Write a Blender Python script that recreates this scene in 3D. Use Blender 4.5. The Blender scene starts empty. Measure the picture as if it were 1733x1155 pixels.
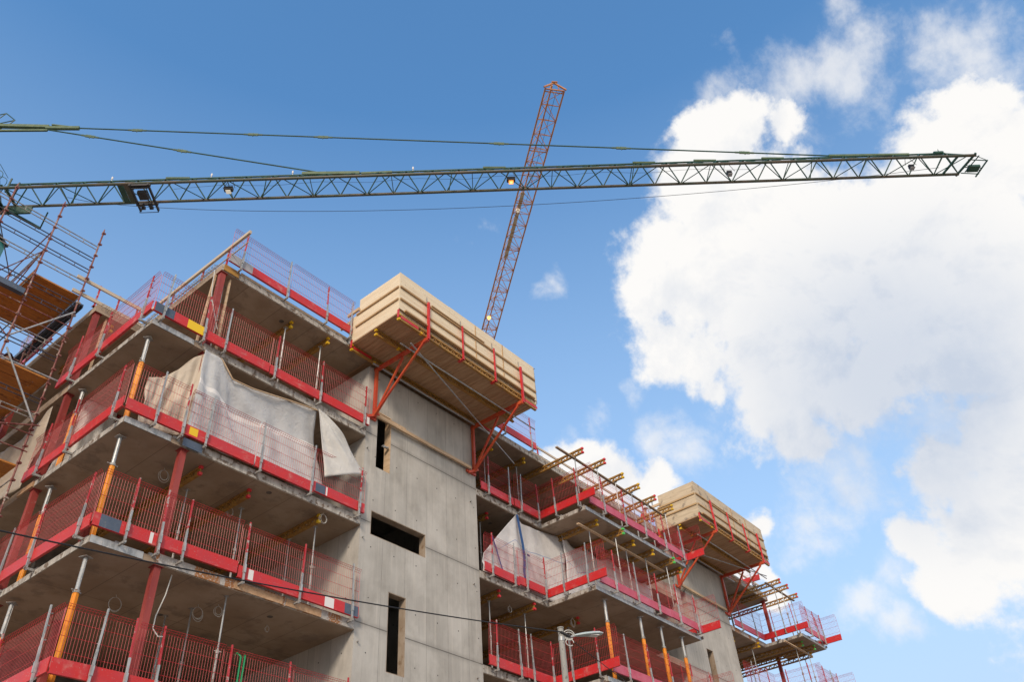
import bpy, math, random
from mathutils import Vector, Matrix
random.seed(7)
R_ = math.radians
# ------------------------------------------------------------------ camera
scene = bpy.context.scene
COL = scene.collection
cam_d = bpy.data.cameras.new("camera"); cam = bpy.data.objects.new("camera", cam_d); COL.objects.link(cam)
RC = ((0.63735586, -0.76802177, -0.06261051), (0.46492622, 0.4480762, -0.76359108), (0.61450885, 0.45756998, 0.64265744))
CP = Vector((-6.9174, -16.3731, -14.4046))
rx, ry, rz = Vector(RC[0]), -Vector(RC[1]), -Vector(RC[2])
cam.matrix_world = Matrix(((rx.x, ry.x, rz.x, CP.x), (rx.y, ry.y, rz.y, CP.y), (rx.z, ry.z, rz.z, CP.z), (0, 0, 0, 1)))
cam_d.sensor_width = 36.0; cam_d.lens = 1411.139 / 1733 * 36.0
cam_d.clip_start = 0.1; cam_d.clip_end = 4000
scene.camera = cam
# ------------------------------------------------------------------ light
SUN_AZ, SUN_EL = R_(212), R_(30)
sd = bpy.data.lights.new("sun", 'SUN'); sun = bpy.data.objects.new("sun", sd); COL.objects.link(sun)
sd.energy = 1.5; sd.angle = R_(12); sd.color = (1.0, 0.83, 0.66)
tosun = Vector((math.cos(SUN_EL) * math.cos(SUN_AZ), math.cos(SUN_EL) * math.sin(SUN_AZ), math.sin(SUN_EL)))
sun.rotation_euler = tosun.to_track_quat('Z', 'Y').to_euler(); sun.location = (-40, -60, 60)
scene.view_settings.view_transform = 'Standard'; scene.view_settings.look = 'None'
scene.view_settings.exposure = 0.8; scene.view_settings.gamma = 1.0
# ------------------------------------------------------------------ sky with clouds
world = bpy.data.worlds.new("World"); scene.world = world; world.use_nodes = True
class NT:
    def __init__(s, t): s.t = t; s.n = t.nodes; s.l = t.links
    def new(s, ty, **k):
        n = s.n.new(ty)
        for a, b in k.items():
            if a.startswith('i_'): n.inputs[int(a[2:])].default_value = b
            else: setattr(n, a, b)
        return n
    def link(s, a, b): s.l.new(a, b)
    def setin(s, inp, v):
        if hasattr(v, 'is_output') or isinstance(v, bpy.types.NodeSocket): s.l.new(v, inp)
        else: inp.default_value = v
    def math(s, op, a, b=0.0, c=None, clamp=False):
        n = s.n.new('ShaderNodeMath'); n.operation = op; n.use_clamp = clamp
        s.setin(n.inputs[0], a); s.setin(n.inputs[1], b)
        if c is not None: s.setin(n.inputs[2], c)
        return n.outputs[0]
    def vm(s, op, a, b):
        n = s.n.new('ShaderNodeVectorMath'); n.operation = op
        s.setin(n.inputs[0], a); s.setin(n.inputs[1], b)
        return n
    def noise(s, vec, scale, detail=4, rough=0.5, dist=0.0):
        n = s.n.new('ShaderNodeTexNoise'); s.setin(n.inputs['Vector'], vec)
        n.inputs['Scale'].default_value = scale; n.inputs['Detail'].default_value = detail
        n.inputs['Roughness'].default_value = rough; n.inputs['Distortion'].default_value = dist
        return n.outputs[0]
    def ramp(s, v, lo, hi, interp='SMOOTHSTEP', a=0.0, b=1.0):
        n = s.n.new('ShaderNodeMapRange'); n.interpolation_type = interp; n.clamp = True
        s.setin(n.inputs[0], v); n.inputs[1].default_value = lo; n.inputs[2].default_value = hi
        n.inputs[3].default_value = a; n.inputs[4].default_value = b
        return n.outputs[0]
    def mix(s, f, a, b, blend='MIX'):
        n = s.n.new('ShaderNodeMix'); n.data_type = 'RGBA'; n.blend_type = blend
        s.setin(n.inputs[0], f); s.setin(n.inputs[6], a); s.setin(n.inputs[7], b)
        return n.outputs[2]
W = NT(world.node_tree); W.n.clear()
def raydir(u, v):
    x, y = (u - 866.5) / 1411.139, (v - 577.5) / 1411.139
    return (Vector(RC[0]) * x + Vector(RC[1]) * y + Vector(RC[2])).normalized()
tc = W.new('ShaderNodeTexCoord'); D0 = W.vm('NORMALIZE', tc.outputs['Generated'], (0, 0, 0)).outputs[0]
wn = W.new('ShaderNodeTexNoise'); W.link(D0, wn.inputs['Vector']); wn.inputs['Scale'].default_value = 6; wn.inputs['Detail'].default_value = 8; wn.inputs['Roughness'].default_value = 0.6
wo = W.vm('SUBTRACT', wn.outputs['Color'], (0.5, 0.5, 0.5)).outputs[0]
ws = W.new('ShaderNodeVectorMath', operation='SCALE'); W.link(wo, ws.inputs[0]); ws.inputs['Scale'].default_value = 0.11
D1 = W.vm('ADD', D0, ws.outputs[0]).outputs[0]
# cloud lumps: direction through (u, v), angular radius in the same units, strength
DENSE = [(1230, 520, 190), (1170, 600, 110), (1290, 680, 130), (1350, 760, 90), (1130, 480, 90), (1450, 360, 150), (1240, 300, 130), (1190, 470, 140), (1300, 350, 170), (1420, 480, 240), (1560, 330, 190), (1700, 300, 190), (1620, 520, 220), (1260, 620, 130),
         (1400, 640, 150), (1730, 480, 200), (1180, 215, 45), (1250, 240, 85), (1330, 210, 60), (1660, 200, 110), (1560, 260, 70), (1190, 665, 65), (1340, 735, 70), (1720, 700, 90), (1690, 760, 80),
         (1570, 790, 80), (1560, 890, 65), (1680, 900, 110), (1620, 970, 80), (1730, 850, 100), (1030, 800, 75), (1100, 815, 70), (990, 760, 40), (940, 790, 60), (1290, 890, 50), (1270, 930, 70), (1335, 1010, 40), (1320, 960, 30),
         (1900, 400, 260), (1850, 800, 200), (1950, 1150, 200), (2200, 700, 300)]
VEIL = [(1340, 130, 70), (1400, 130, 60), (1440, 90, 70), (1470, 45, 70), (1430, 10, 60), (1395, 905, 65), (1440, 890, 50), (1500, 650, 260), (1600, 700, 220), (1430, 800, 110), (1450, 120, 110), (1650, 90, 130), (1720, 150, 160), (1310, 170, 110), (1520, 1050, 55), (1400, 905, 60),
        (795, 395, 34), (930, 480, 36), (1050, 640, 40), (1190, 750, 90), (1100, 740, 50), (1200, 170, 80), (1530, 960, 60), (955, 720, 45), (1000, 690, 40), (1450, 1000, 50)]
def field(lst, vec, gain):
    acc = None
    for (u, v, r) in lst:
        d = raydir(u, v); c = d.dot(Vector(RC[2]))      # angular size of r pixels out there
        rad = r / 1411.139 * c
        dist = W.vm('DISTANCE', vec, tuple(d)).outputs['Value']
        a = W.math('MULTIPLY_ADD', dist, -gain / rad, gain)
        acc = a if acc is None else W.math('SMOOTH_MAX', acc, a, 0.35)
    return acc
SKY_STR = 0.15
# high up and behind the viewer: scattered unseen cloud that lifts the ambient light
fd = field(DENSE, D1, 1.7); fv = field(VEIL, D1, 1.0)
nA = W.noise(D0, 5.5, 12, 0.60, 0.25); OFF = tuple((Vector(RC[0]) * 0.45 + Vector(RC[1]) * 0.9) * 0.028)
nB = W.noise(W.vm('SUBTRACT', D0, OFF).outputs[0], 5.5, 12, 0.60, 0.25)
n1 = W.noise(D0, 13, 10, 0.62, 0.2); n3 = W.noise(D0, 3.2, 5, 0.55)
dd = W.math('MULTIPLY_ADD', W.math('SUBTRACT', nA, 0.5), 3.2, W.math('MAXIMUM', fd, -1.6))
dd = W.math('MULTIPLY_ADD', W.math('SUBTRACT', n1, 0.5), 1.9, dd)
dd = W.math('MULTIPLY_ADD', W.math('SUBTRACT', W.noise(D0, 42, 6, 0.6), 0.5), 0.9, dd)
alpha_d = W.ramp(dd, 0.10, 0.85)
st = W.vm('MULTIPLY', D0, (9, 15, 15)).outputs[0]
nW = W.noise(st, 1.0, 9, 0.60, 0.12)
vv = W.math('MULTIPLY_ADD', W.math('SUBTRACT', nW, 0.5), 3.0, W.math('MAXIMUM', fv, -1.2))
vv = W.math('MULTIPLY_ADD', W.math('SUBTRACT', n1, 0.5), 1.8, vv)
alpha_v = W.math('MULTIPLY', W.ramp(vv, 0.05, 1.35), 0.72)
# rest of the sky: unseen cloud, thickened to brighten the building, well away from view
away = W.ramp(W.vm('DISTANCE', D0, tuple(raydir(866, 577))).outputs['Value'], 0.95, 1.25)
alpha_r = W.math('MULTIPLY', W.ramp(n3, 0.38, 0.54), away)
alpha = W.math('MAXIMUM', W.math('MAXIMUM', alpha_d, alpha_v), alpha_r, clamp=True)
sky = W.new('ShaderNodeTexSky', sky_type='NISHITA', sun_disc=False)
sky.sun_elevation = SUN_EL; sky.sun_rotation = R_(90) - SUN_AZ; sky.altitude = 50; sky.air_density = 1.0; sky.dust_density = 0.3; sky.ozone_density = 2.5
skyc = W.mix(1.0, sky.outputs[0], (0.66, 0.99, 1.10, 1), 'MULTIPLY')
sz = W.new('ShaderNodeSeparateXYZ'); W.link(D0, sz.inputs[0])
hz = 2 ** -0.8 / SKY_STR
skyc = W.mix(W.ramp(sz.outputs[2], 0.16, 0.82, 'LINEAR', 1.0, 0.0), skyc, (0.55 * hz, 0.70 * hz, 0.89 * hz, 1))
# cloud body: white, with self-shading painted in as grey
lit = W.math('MULTIPLY_ADD', W.math('SUBTRACT', nB, nA), 2.6, -0.02)
low = W.ramp(W.vm('DISTANCE', D0, tuple(raydir(1510, 640))).outputs['Value'], 0.02, 0.24, a=1.3, b=0.0)
low2 = W.ramp(W.noise(D0, 7, 6, 0.6), 0.40, 0.72)
shade = W.math('ADD', W.math('MAXIMUM', lit, 0.0), W.math('MULTIPLY', low, W.math('MULTIPLY_ADD', low2, 0.45, 0.62)), clamp=True)
cw = 0.985 / 2 ** 0.8 / SKY_STR
cloudc = W.mix(shade, (cw, cw * 0.985, cw * 0.965, 1), (cw * 0.60, cw * 0.67, cw * 0.79, 1))
cloudc = W.mix(away, cloudc, (cw * 1.05, cw * 0.95, cw * 0.84, 1))  # unseen cloud coloured warm to warm the ambient light
skymix = W.mix(alpha, skyc, cloudc)
bg = W.new('ShaderNodeBackground'); W.link(skymix, bg.inputs[0]); bg.inputs[1].default_value = SKY_STR
wout = W.new('ShaderNodeOutputWorld'); W.link(bg.outputs[0], wout.inputs[0])
# ------------------------------------------------------------------ materials
M = {}
def mat(name, c1, c2=None, scale=(3, 3, 3), nscale=1.0, rough=0.7, metal=0.0, bump=0.0, lo=0.35, hi=0.65, c3=None, s3=9.0, t3=(0.6, 0.7), detail=5, space='pos', extra=None):
    m = bpy.data.materials.new(name); m.use_nodes = True; t = NT(m.node_tree)
    b = m.node_tree.nodes['Principled BSDF']
    b.inputs['Roughness'].default_value = rough; b.inputs['Metallic'].default_value = metal
    if space == 'pos': vec = t.new('ShaderNodeNewGeometry').outputs['Position']
    else: vec = t.new('ShaderNodeTexCoord').outputs['Object']
    v = t.vm('MULTIPLY', vec, scale).outputs[0]
    col = (*c1, 1)
    n = t.noise(v, nscale, detail, 0.6)
    if c2: col = t.mix(t.ramp(n, lo, hi), (*c1, 1), (*c2, 1))
    if c3: col = t.mix(t.ramp(t.noise(vec, s3, 4, 0.6), *t3), col, (*c3, 1))
    if extra: col = extra(t, vec, col)
    t.setin(b.inputs['Base Color'], col)
    if bump:
        bn = t.new('ShaderNodeBump'); bn.inputs['Strength'].default_value = bump; bn.inputs['Distance'].default_value = 0.02
        t.link(n, bn.inputs['Height']); t.link(bn.outputs[0], b.inputs['Normal'])
    M[name] = m
    return m
def wall_extra(t, vec, col):
    s = t.new('ShaderNodeSeparateXYZ'); t.link(vec, s.inputs[0]); x, y, z = s.outputs
    x = t.math('ADD', x, y)
    # formwork panel tone, one value per panel
    zi = t.math('FLOOR', t.math('DIVIDE', t.math('SUBTRACT', z, 0.19), 2.97))
    xi = t.math('FLOOR', t.math('DIVIDE', t.math('SUBTRACT', x, 0.9), 0.9))
    wnz = t.new('ShaderNodeTexWhiteNoise', noise_dimensions='2D'); cv = t.new('ShaderNodeCombineXYZ'); t.link(xi, cv.inputs[0]); t.link(zi, cv.inputs[1]); t.link(cv.outputs[0], wnz.inputs[0])
    col = t.mix(t.math('MULTIPLY', wnz.outputs['Value'], 0.24), col, (0.25, 0.24, 0.215, 1))
    # vertical streaks
    st = t.noise(t.vm('MULTIPLY', vec, (7, 7, 0.28)).outputs[0], 1.0, 6, 0.65)
    col = t.mix(t.ramp(st, 0.46, 0.74, a=0, b=0.5), col, (0.60, 0.57, 0.51, 1))
    st2 = t.noise(t.vm('MULTIPLY', vec, (16, 16, 0.5)).outputs[0], 1.0, 5, 0.6)
    col = t.mix(t.ramp(st2, 0.54, 0.76, a=0, b=0.38), col, (0.22, 0.205, 0.18, 1))
    # joints between shutter panels
    zz = t.math('PINGPONG', t.math('SUBTRACT', z, 0.19 - 29.7), 1.485)
    wob = t.math('MULTIPLY', t.math('SUBTRACT', t.noise(vec, 3.0, 4, .6), 0.5), 0.02)
    jz = t.math('LESS_THAN', t.math('ADD', zz, wob), 0.016)
    halo = t.ramp(t.math('ADD', zz, t.math('MULTIPLY', wob, 6.0)), 0.0, 0.16, a=0.36, b=0.0)
    col = t.mix(halo, col, (0.20, 0.19, 0.17, 1))
    xx = t.math('PINGPONG', t.math('SUBTRACT', x, 0.9), 0.45)
    jx = t.math('MULTIPLY', t.math('LESS_THAN', t.math('ADD', xx, wob), 0.008), 0.55)
    j = t.math('MAXIMUM', jz, jx)
    col = t.mix(t.math('MULTIPLY', j, 0.7), col, (0.07, 0.065, 0.06, 1))
    # tie holes
    hx = t.math('PINGPONG', t.math('SUBTRACT', x, 0.45), 0.45); hz = t.math('PINGPONG', t.math('SUBTRACT', z, -0.55), 0.742)
    r = t.math('SQRT', t.math('ADD', t.math('MULTIPLY', hx, hx), t.math('MULTIPLY', hz, hz)))
    col = t.mix(t.math('LESS_THAN', r, 0.020), col, (0.03, 0.03, 0.03, 1))
    col = t.mix(t.ramp(t.noise(t.vm('MULTIPLY', vec, (1.3, 1.3, .7)).outputs[0], 1.0, 8, 0.68), 0.46, 0.72, a=0, b=0.42), col, (0.24, 0.225, 0.195, 1))
    rz_ = t.math('MULTIPLY', t.ramp(t.noise(t.vm('MULTIPLY', vec, (22, 22, .9)).outputs[0], 1.0, 3, 0.5), 0.66, 0.76), t.ramp(t.noise(vec, .8, 3, .5), .52, .62))
    col = t.mix(t.math('MULTIPLY', rz_, 0.45), col, (0.30, 0.17, 0.09, 1))
    # small blemishes
    col = t.mix(t.ramp(t.noise(vec, 55, 2, 0.5), 0.68, 0.74, a=0, b=0.6), col, (0.12, 0.11, 0.10, 1))
    return col
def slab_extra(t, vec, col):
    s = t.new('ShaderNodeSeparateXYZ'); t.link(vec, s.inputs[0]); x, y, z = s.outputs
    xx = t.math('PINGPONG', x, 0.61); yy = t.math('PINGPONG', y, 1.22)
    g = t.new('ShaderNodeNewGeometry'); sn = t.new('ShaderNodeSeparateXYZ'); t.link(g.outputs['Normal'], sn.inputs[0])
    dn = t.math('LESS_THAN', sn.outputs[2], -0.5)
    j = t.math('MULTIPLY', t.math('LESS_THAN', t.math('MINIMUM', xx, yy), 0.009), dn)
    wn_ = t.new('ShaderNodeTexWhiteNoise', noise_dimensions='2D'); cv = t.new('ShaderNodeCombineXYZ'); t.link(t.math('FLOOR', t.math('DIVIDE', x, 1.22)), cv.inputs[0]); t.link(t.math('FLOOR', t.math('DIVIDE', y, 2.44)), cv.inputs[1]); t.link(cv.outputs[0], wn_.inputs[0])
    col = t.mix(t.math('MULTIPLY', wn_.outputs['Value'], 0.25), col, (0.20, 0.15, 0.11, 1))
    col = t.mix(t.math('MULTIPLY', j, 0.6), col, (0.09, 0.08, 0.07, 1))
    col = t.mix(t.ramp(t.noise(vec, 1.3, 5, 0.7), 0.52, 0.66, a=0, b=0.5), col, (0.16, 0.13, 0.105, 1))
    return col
mat('concrete_wall', (0.41, 0.395, 0.362), (0.53, 0.515, 0.475), scale=(1, 1, 0.8), nscale=0.9, rough=0.85, bump=0.25, extra=wall_extra, detail=8)
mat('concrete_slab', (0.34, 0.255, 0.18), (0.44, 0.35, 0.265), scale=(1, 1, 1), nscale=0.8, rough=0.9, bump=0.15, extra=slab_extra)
mat('concrete_edge', (0.33, 0.31, 0.28), (0.50, 0.48, 0.44), scale=(9, 9, 0.8), rough=0.9, c3=(0.17, 0.13, 0.10), s3=6, t3=(0.52, 0.62), bump=0.2)
mat('edge_stained', (0.42, 0.40, 0.37), (0.33, 0.15, 0.06), scale=(1.2, 1, 0.2), rough=0.9, c3=(0.55, 0.54, 0.52), s3=22, t3=(0.55, 0.62), lo=0.47, hi=0.52)
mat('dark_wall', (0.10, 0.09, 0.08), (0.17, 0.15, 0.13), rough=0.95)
def scuff_extra(t, vec, col):
    col = t.mix(t.ramp(t.noise(t.vm('MULTIPLY', vec, (2.2, 2.2, 14)).outputs[0], 1.0, 6, 0.7), 0.58, 0.74, a=0, b=0.5), col, (0.62, 0.30, 0.27, 1))
    return t.mix(t.ramp(t.noise(vec, 30, 3, 0.6), 0.64, 0.70, a=0, b=0.7), col, (0.45, 0.42, 0.39, 1))
mat('red_paint', (0.60, 0.018, 0.018), (0.54, 0.028, 0.036), nscale=1.1, rough=0.42, c3=(0.60, 0.20, 0.17), s3=2.6, t3=(0.58, 0.80), space='pos', extra=scuff_extra)
mat('pink_red_paint', (0.52, 0.06, 0.11), (0.58, 0.11, 0.17), nscale=0.7, rough=0.5, c3=(0.5, 0.2, 0.22), s3=3, t3=(0.62, 0.8), extra=scuff_extra)  # same red paint, its pinker reflected light put into the colour
mat('red_wire', (0.44, 0.012, 0.022), (0.50, 0.025, 0.04), rough=0.4)
mat('red_post', (0.42, 0.02, 0.03), (0.5, 0.05, 0.06), scale=(5, 5, 3), rough=0.5, c3=(0.42, 0.38, 0.36), s3=7, t3=(0.56, 0.62))
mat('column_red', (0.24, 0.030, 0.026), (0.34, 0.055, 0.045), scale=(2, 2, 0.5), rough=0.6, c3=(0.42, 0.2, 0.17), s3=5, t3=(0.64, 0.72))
mat('orange_red_paint', (0.58, 0.10, 0.03), (0.50, 0.05, 0.025), scale=(4, 4, 1.2), rough=0.5, c3=(0.30, 0.10, 0.05), s3=14, t3=(0.6, 0.7))
mat('orange_prop', (0.86, 0.33, 0.012), (0.78, 0.25, 0.01), scale=(8, 8, 1.2), rough=0.5, c3=(0.5, 0.28, 0.12), s3=16, t3=(0.66, 0.74))
mat('galvanised', (0.30, 0.32, 0.33), (0.48, 0.50, 0.51), scale=(12, 12, 3), rough=0.45, metal=0.35, c3=(0.55, 0.53, 0.5), s3=18, t3=(0.58, 0.64))
mat('old_steel', (0.40, 0.41, 0.40), (0.26, 0.24, 0.22), scale=(10, 10, 4), rough=0.6, metal=0.2, c3=(0.16, 0.09, 0.06), s3=14, t3=(0.58, 0.66))
mat('rusty_red_tube', (0.16, 0.035, 0.032), (0.27, 0.12, 0.10), scale=(6, 6, 3), rough=0.6, c3=(0.42, 0.36, 0.31), s3=5, t3=(0.55, 0.65))
mat('dark_tube', (0.035, 0.035, 0.05), (0.07, 0.06, 0.08), rough=0.5)
mat('girder_yellow', (0.42, 0.23, 0.045), (0.30, 0.15, 0.035), scale=(3, 9, 9), rough=0.6, c3=(0.20, 0.12, 0.05), s3=8, t3=(0.55, 0.68))
mat('yellow_plastic', (0.80, 0.52, 0.01), (0.7, 0.42, 0.01), rough=0.45)
mat('red_plastic', (0.75, 0.05, 0.06), (0.65, 0.03, 0.04), rough=0.45)
mat('green_plastic', (0.06, 0.50, 0.12), (0.10, 0.60, 0.10), rough=0.45)
def wood_extra(t, vec, col):
    v = t.new('ShaderNodeTexVoronoi'); t.link(t.vm('MULTIPLY', vec, (0.9, 1.0, 1.0)).outputs[0], v.inputs['Vector']); v.inputs['Scale'].default_value = 5.5
    col = t.mix(t.ramp(v.outputs['Distance'], 0.05, 0.11, a=0.7, b=0.0), col, (0.22, 0.11, 0.05, 1))
    return col
mat('spruce_panel', (0.72, 0.585, 0.40), (0.80, 0.69, 0.50), scale=(0.7, 0.7, 9), nscale=1.5, rough=0.6, extra=wood_extra, bump=0.08)
mat('spruce_old', (0.50, 0.40, 0.27), (0.62, 0.51, 0.36), scale=(0.7, 0.7, 9), nscale=1.5, rough=0.65, extra=wood_extra, c3=(0.25, 0.2, 0.15), s3=2.5, t3=(0.55, 0.7))
mat('deck_board', (0.40, 0.24, 0.13), (0.52, 0.34, 0.20), scale=(6, 0.6, 6), nscale=1.5, rough=0.7, extra=wood_extra)
mat('batten', (0.50, 0.33, 0.16), (0.40, 0.25, 0.12), scale=(1, 1, 12), rough=0.7)
mat('timber', (0.62, 0.46, 0.30), (0.50, 0.35, 0.21), scale=(1.2, 1.2, 9), rough=0.7, c3=(0.28, 0.2, 0.13), s3=6, t3=(0.6, 0.75))
mat('grey_timber', (0.42, 0.32, 0.22), (0.30, 0.22, 0.15), scale=(1.2, 1.2, 9), rough=0.8)
mat('reveal', (0.30, 0.23, 0.165), (0.38, 0.31, 0.24), scale=(3, 3, 2), rough=0.9, c3=(0.22, 0.15, 0.09), s3=4, t3=(0.55, 0.7))
mat('rail_wood', (0.60, 0.50, 0.38), (0.50, 0.41, 0.30), scale=(1.2, 1.2, 9), rough=0.7)
mat('orange_plank', (0.52, 0.215, 0.035), (0.40, 0.155, 0.03), scale=(0.8, 9, 9), nscale=1.2, rough=0.55, c3=(0.24, 0.08, 0.015), s3=3, t3=(0.56, 0.7))
mat('green_steel', (0.010, 0.058, 0.040), (0.022, 0.09, 0.06), scale=(2, 2, 2), rough=0.45, c3=(0.06, 0.05, 0.035), s3=5, t3=(0.6, 0.7))
mat('green_chord', (0.05, 0.075, 0.05), (0.11, 0.085, 0.06), scale=(1, 1, 1), rough=0.45)  # green with warm brown sunlight on the jib chords mixed in
mat('green_fitting', (0.06, 0.115, 0.055), (0.11, 0.16, 0.085), scale=(5, 5, 5), rough=0.6)
mat('crane_orange', (0.58, 0.27, 0.10), (0.44, 0.18, 0.06), scale=(2, 2, 2), rough=0.5, c3=(0.22, 0.10, 0.05), s3=5, t3=(0.55, 0.7))
mat('teal_paint', (0.03, 0.26, 0.22), (0.05, 0.32, 0.27), rough=0.4)
mat('black_steel', (0.02, 0.02, 0.022), (0.035, 0.033, 0.035), rough=0.6)
mat('cable_black', (0.015, 0.015, 0.017), rough=0.6)
mat('white_cable', (0.55, 0.55, 0.52), rough=0.6)
mat('white_sticker', (0.78, 0.76, 0.74), rough=0.5)
mat('yellow_sticker', (0.85, 0.55, 0.01), rough=0.5)
mat('blue_sticker', (0.06, 0.09, 0.14), (0.09, 0.12, 0.17), rough=0.5, c3=(0.2, 0.2, 0.2), s3=9, t3=(0.6, 0.75))
mat('grey_sheet', (0.34, 0.33, 0.34), (0.40, 0.39, 0.40), rough=0.5)
mat('pole_concrete', (0.24, 0.24, 0.225), (0.32, 0.32, 0.30), scale=(5, 5, 1), rough=0.8, c3=(0.15, 0.15, 0.14), s3=12, t3=(0.6, 0.7))
mat('lamp_housing', (0.42, 0.50, 0.50), (0.5, 0.56, 0.56), rough=0.4)
mat('ochre_foam', (0.5, 0.2, 0.06), rough=0.8)
mat('strap_green', (0.02, 0.33, 0.12), rough=0.5)
mat('strap_blue', (0.02, 0.09, 0.26), rough=0.5)
mat('skin', (0.50, 0.27, 0.19), rough=0.6)
mat('jacket_green', (0.04, 0.35, 0.10), rough=0.8); mat('jacket_red', (0.5, 0.06, 0.05), rough=0.8)
mat('trousers_dark', (0.05, 0.04, 0.06), rough=0.9); mat('helmet_dark', (0.05, 0.015, 0.02), rough=0.4); mat('helmet_white', (0.75, 0.55, 0.5), rough=0.4)
mat('asphalt', (0.045, 0.045, 0.047), (0.065, 0.064, 0.062), nscale=6, rough=0.9)
mat('paving', (0.26, 0.25, 0.235), (0.34, 0.33, 0.31), nscale=2, rough=0.9)
mat('gravel_ground', (0.30, 0.24, 0.18), (0.38, 0.31, 0.24), nscale=1.5, rough=0.95)
mat('kerb_stone', (0.36, 0.35, 0.33), rough=0.9)
def tarp_mat(name, c, stripe):
    m = bpy.data.materials.new(name); m.use_nodes = True; t = NT(m.node_tree)
    b = m.node_tree.nodes['Principled BSDF']; out = m.node_tree.nodes['Material Output']
    b.inputs['Roughness'].default_value = 0.45
    vec = t.new('ShaderNodeTexCoord').outputs['UV']
    pos = t.new('ShaderNodeNewGeometry').outputs['Position']
    s = t.new('ShaderNodeSeparateXYZ'); t.link(vec, s.inputs[0])
    n = t.noise(pos, 1.6, 6, 0.6)
    col = t.mix(t.ramp(n, 0.35, 0.7), (*c, 1), (*[k * 0.82 for k in c], 1))
    tr = None
    for (v0, hw, sc) in stripe:
        wob = t.math('MULTIPLY_ADD', t.noise(vec, 3.0, 2, .5), 0.05, v0 - 0.025)
        k = t.math('LESS_THAN', t.math('ABSOLUTE', t.math('SUBTRACT', s.outputs[1], wob)), hw)
        col = t.mix(k, col, (*sc, 1))
    t.setin(b.inputs['Base Color'], col)
    tl = t.new('ShaderNodeBsdfTranslucent'); t.setin(tl.inputs[0], col)
    mx = t.new('ShaderNodeMixShader'); mx.inputs[0].default_value = 0.22
    t.link(b.outputs[0], mx.inputs[1]); t.link(tl.outputs[0], mx.inputs[2])
    tp = t.new('ShaderNodeBsdfTransparent'); mx2 = t.new('ShaderNodeMixShader'); mx2.inputs[0].default_value = 0.10
    t.link(mx.outputs[0], mx2.inputs[1]); t.link(tp.outputs[0], mx2.inputs[2])
    bn = t.new('ShaderNodeBump'); bn.inputs['Strength'].default_value = 0.7; bn.inputs['Distance'].default_value = 0.035
    t.link(t.noise(pos, 6, 6, 0.6, 1.6), bn.inputs['Height']); t.link(bn.outputs[0], b.inputs['Normal'])
    t.link(mx2.outputs[0], out.inputs[0]); M[name] = m
tarp_mat('tarp_front', (0.80, 0.815, 0.82), [(0.60, 0.026, (1.0, 0.99, 0.97))])
tarp_mat('tarp_side', (0.74, 0.65, 0.53), [(0.30, 0.018, (0.7, 0.62, 0.52))])  # brown of the sheet seen in shade put into its colour
tarp_mat('tarp_flap', (0.88, 0.87, 0.83), [])
tarp_mat('tarp_blue_line', (0.88, 0.88, 0.88), [(0.62, 0.006, (0.40, 0.48, 0.66))])
def emis(name, c, s):
    m = bpy.data.materials.new(name); m.use_nodes = True; b = m.node_tree.nodes['Principled BSDF']
    b.inputs['Base Color'].default_value = (*c, 1); b.inputs['Emission Color'].default_value = (*c, 1); b.inputs['Emission Strength'].default_value = s
    M[name] = m
emis('lamp_warm', (1.0, 0.34, 0.06), 0.8); emis('lamp_hot', (1.0, 0.52, 0.16), 1.5); emis('lamp_cool', (0.8, 0.74, 0.6), 0.25)
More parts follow.
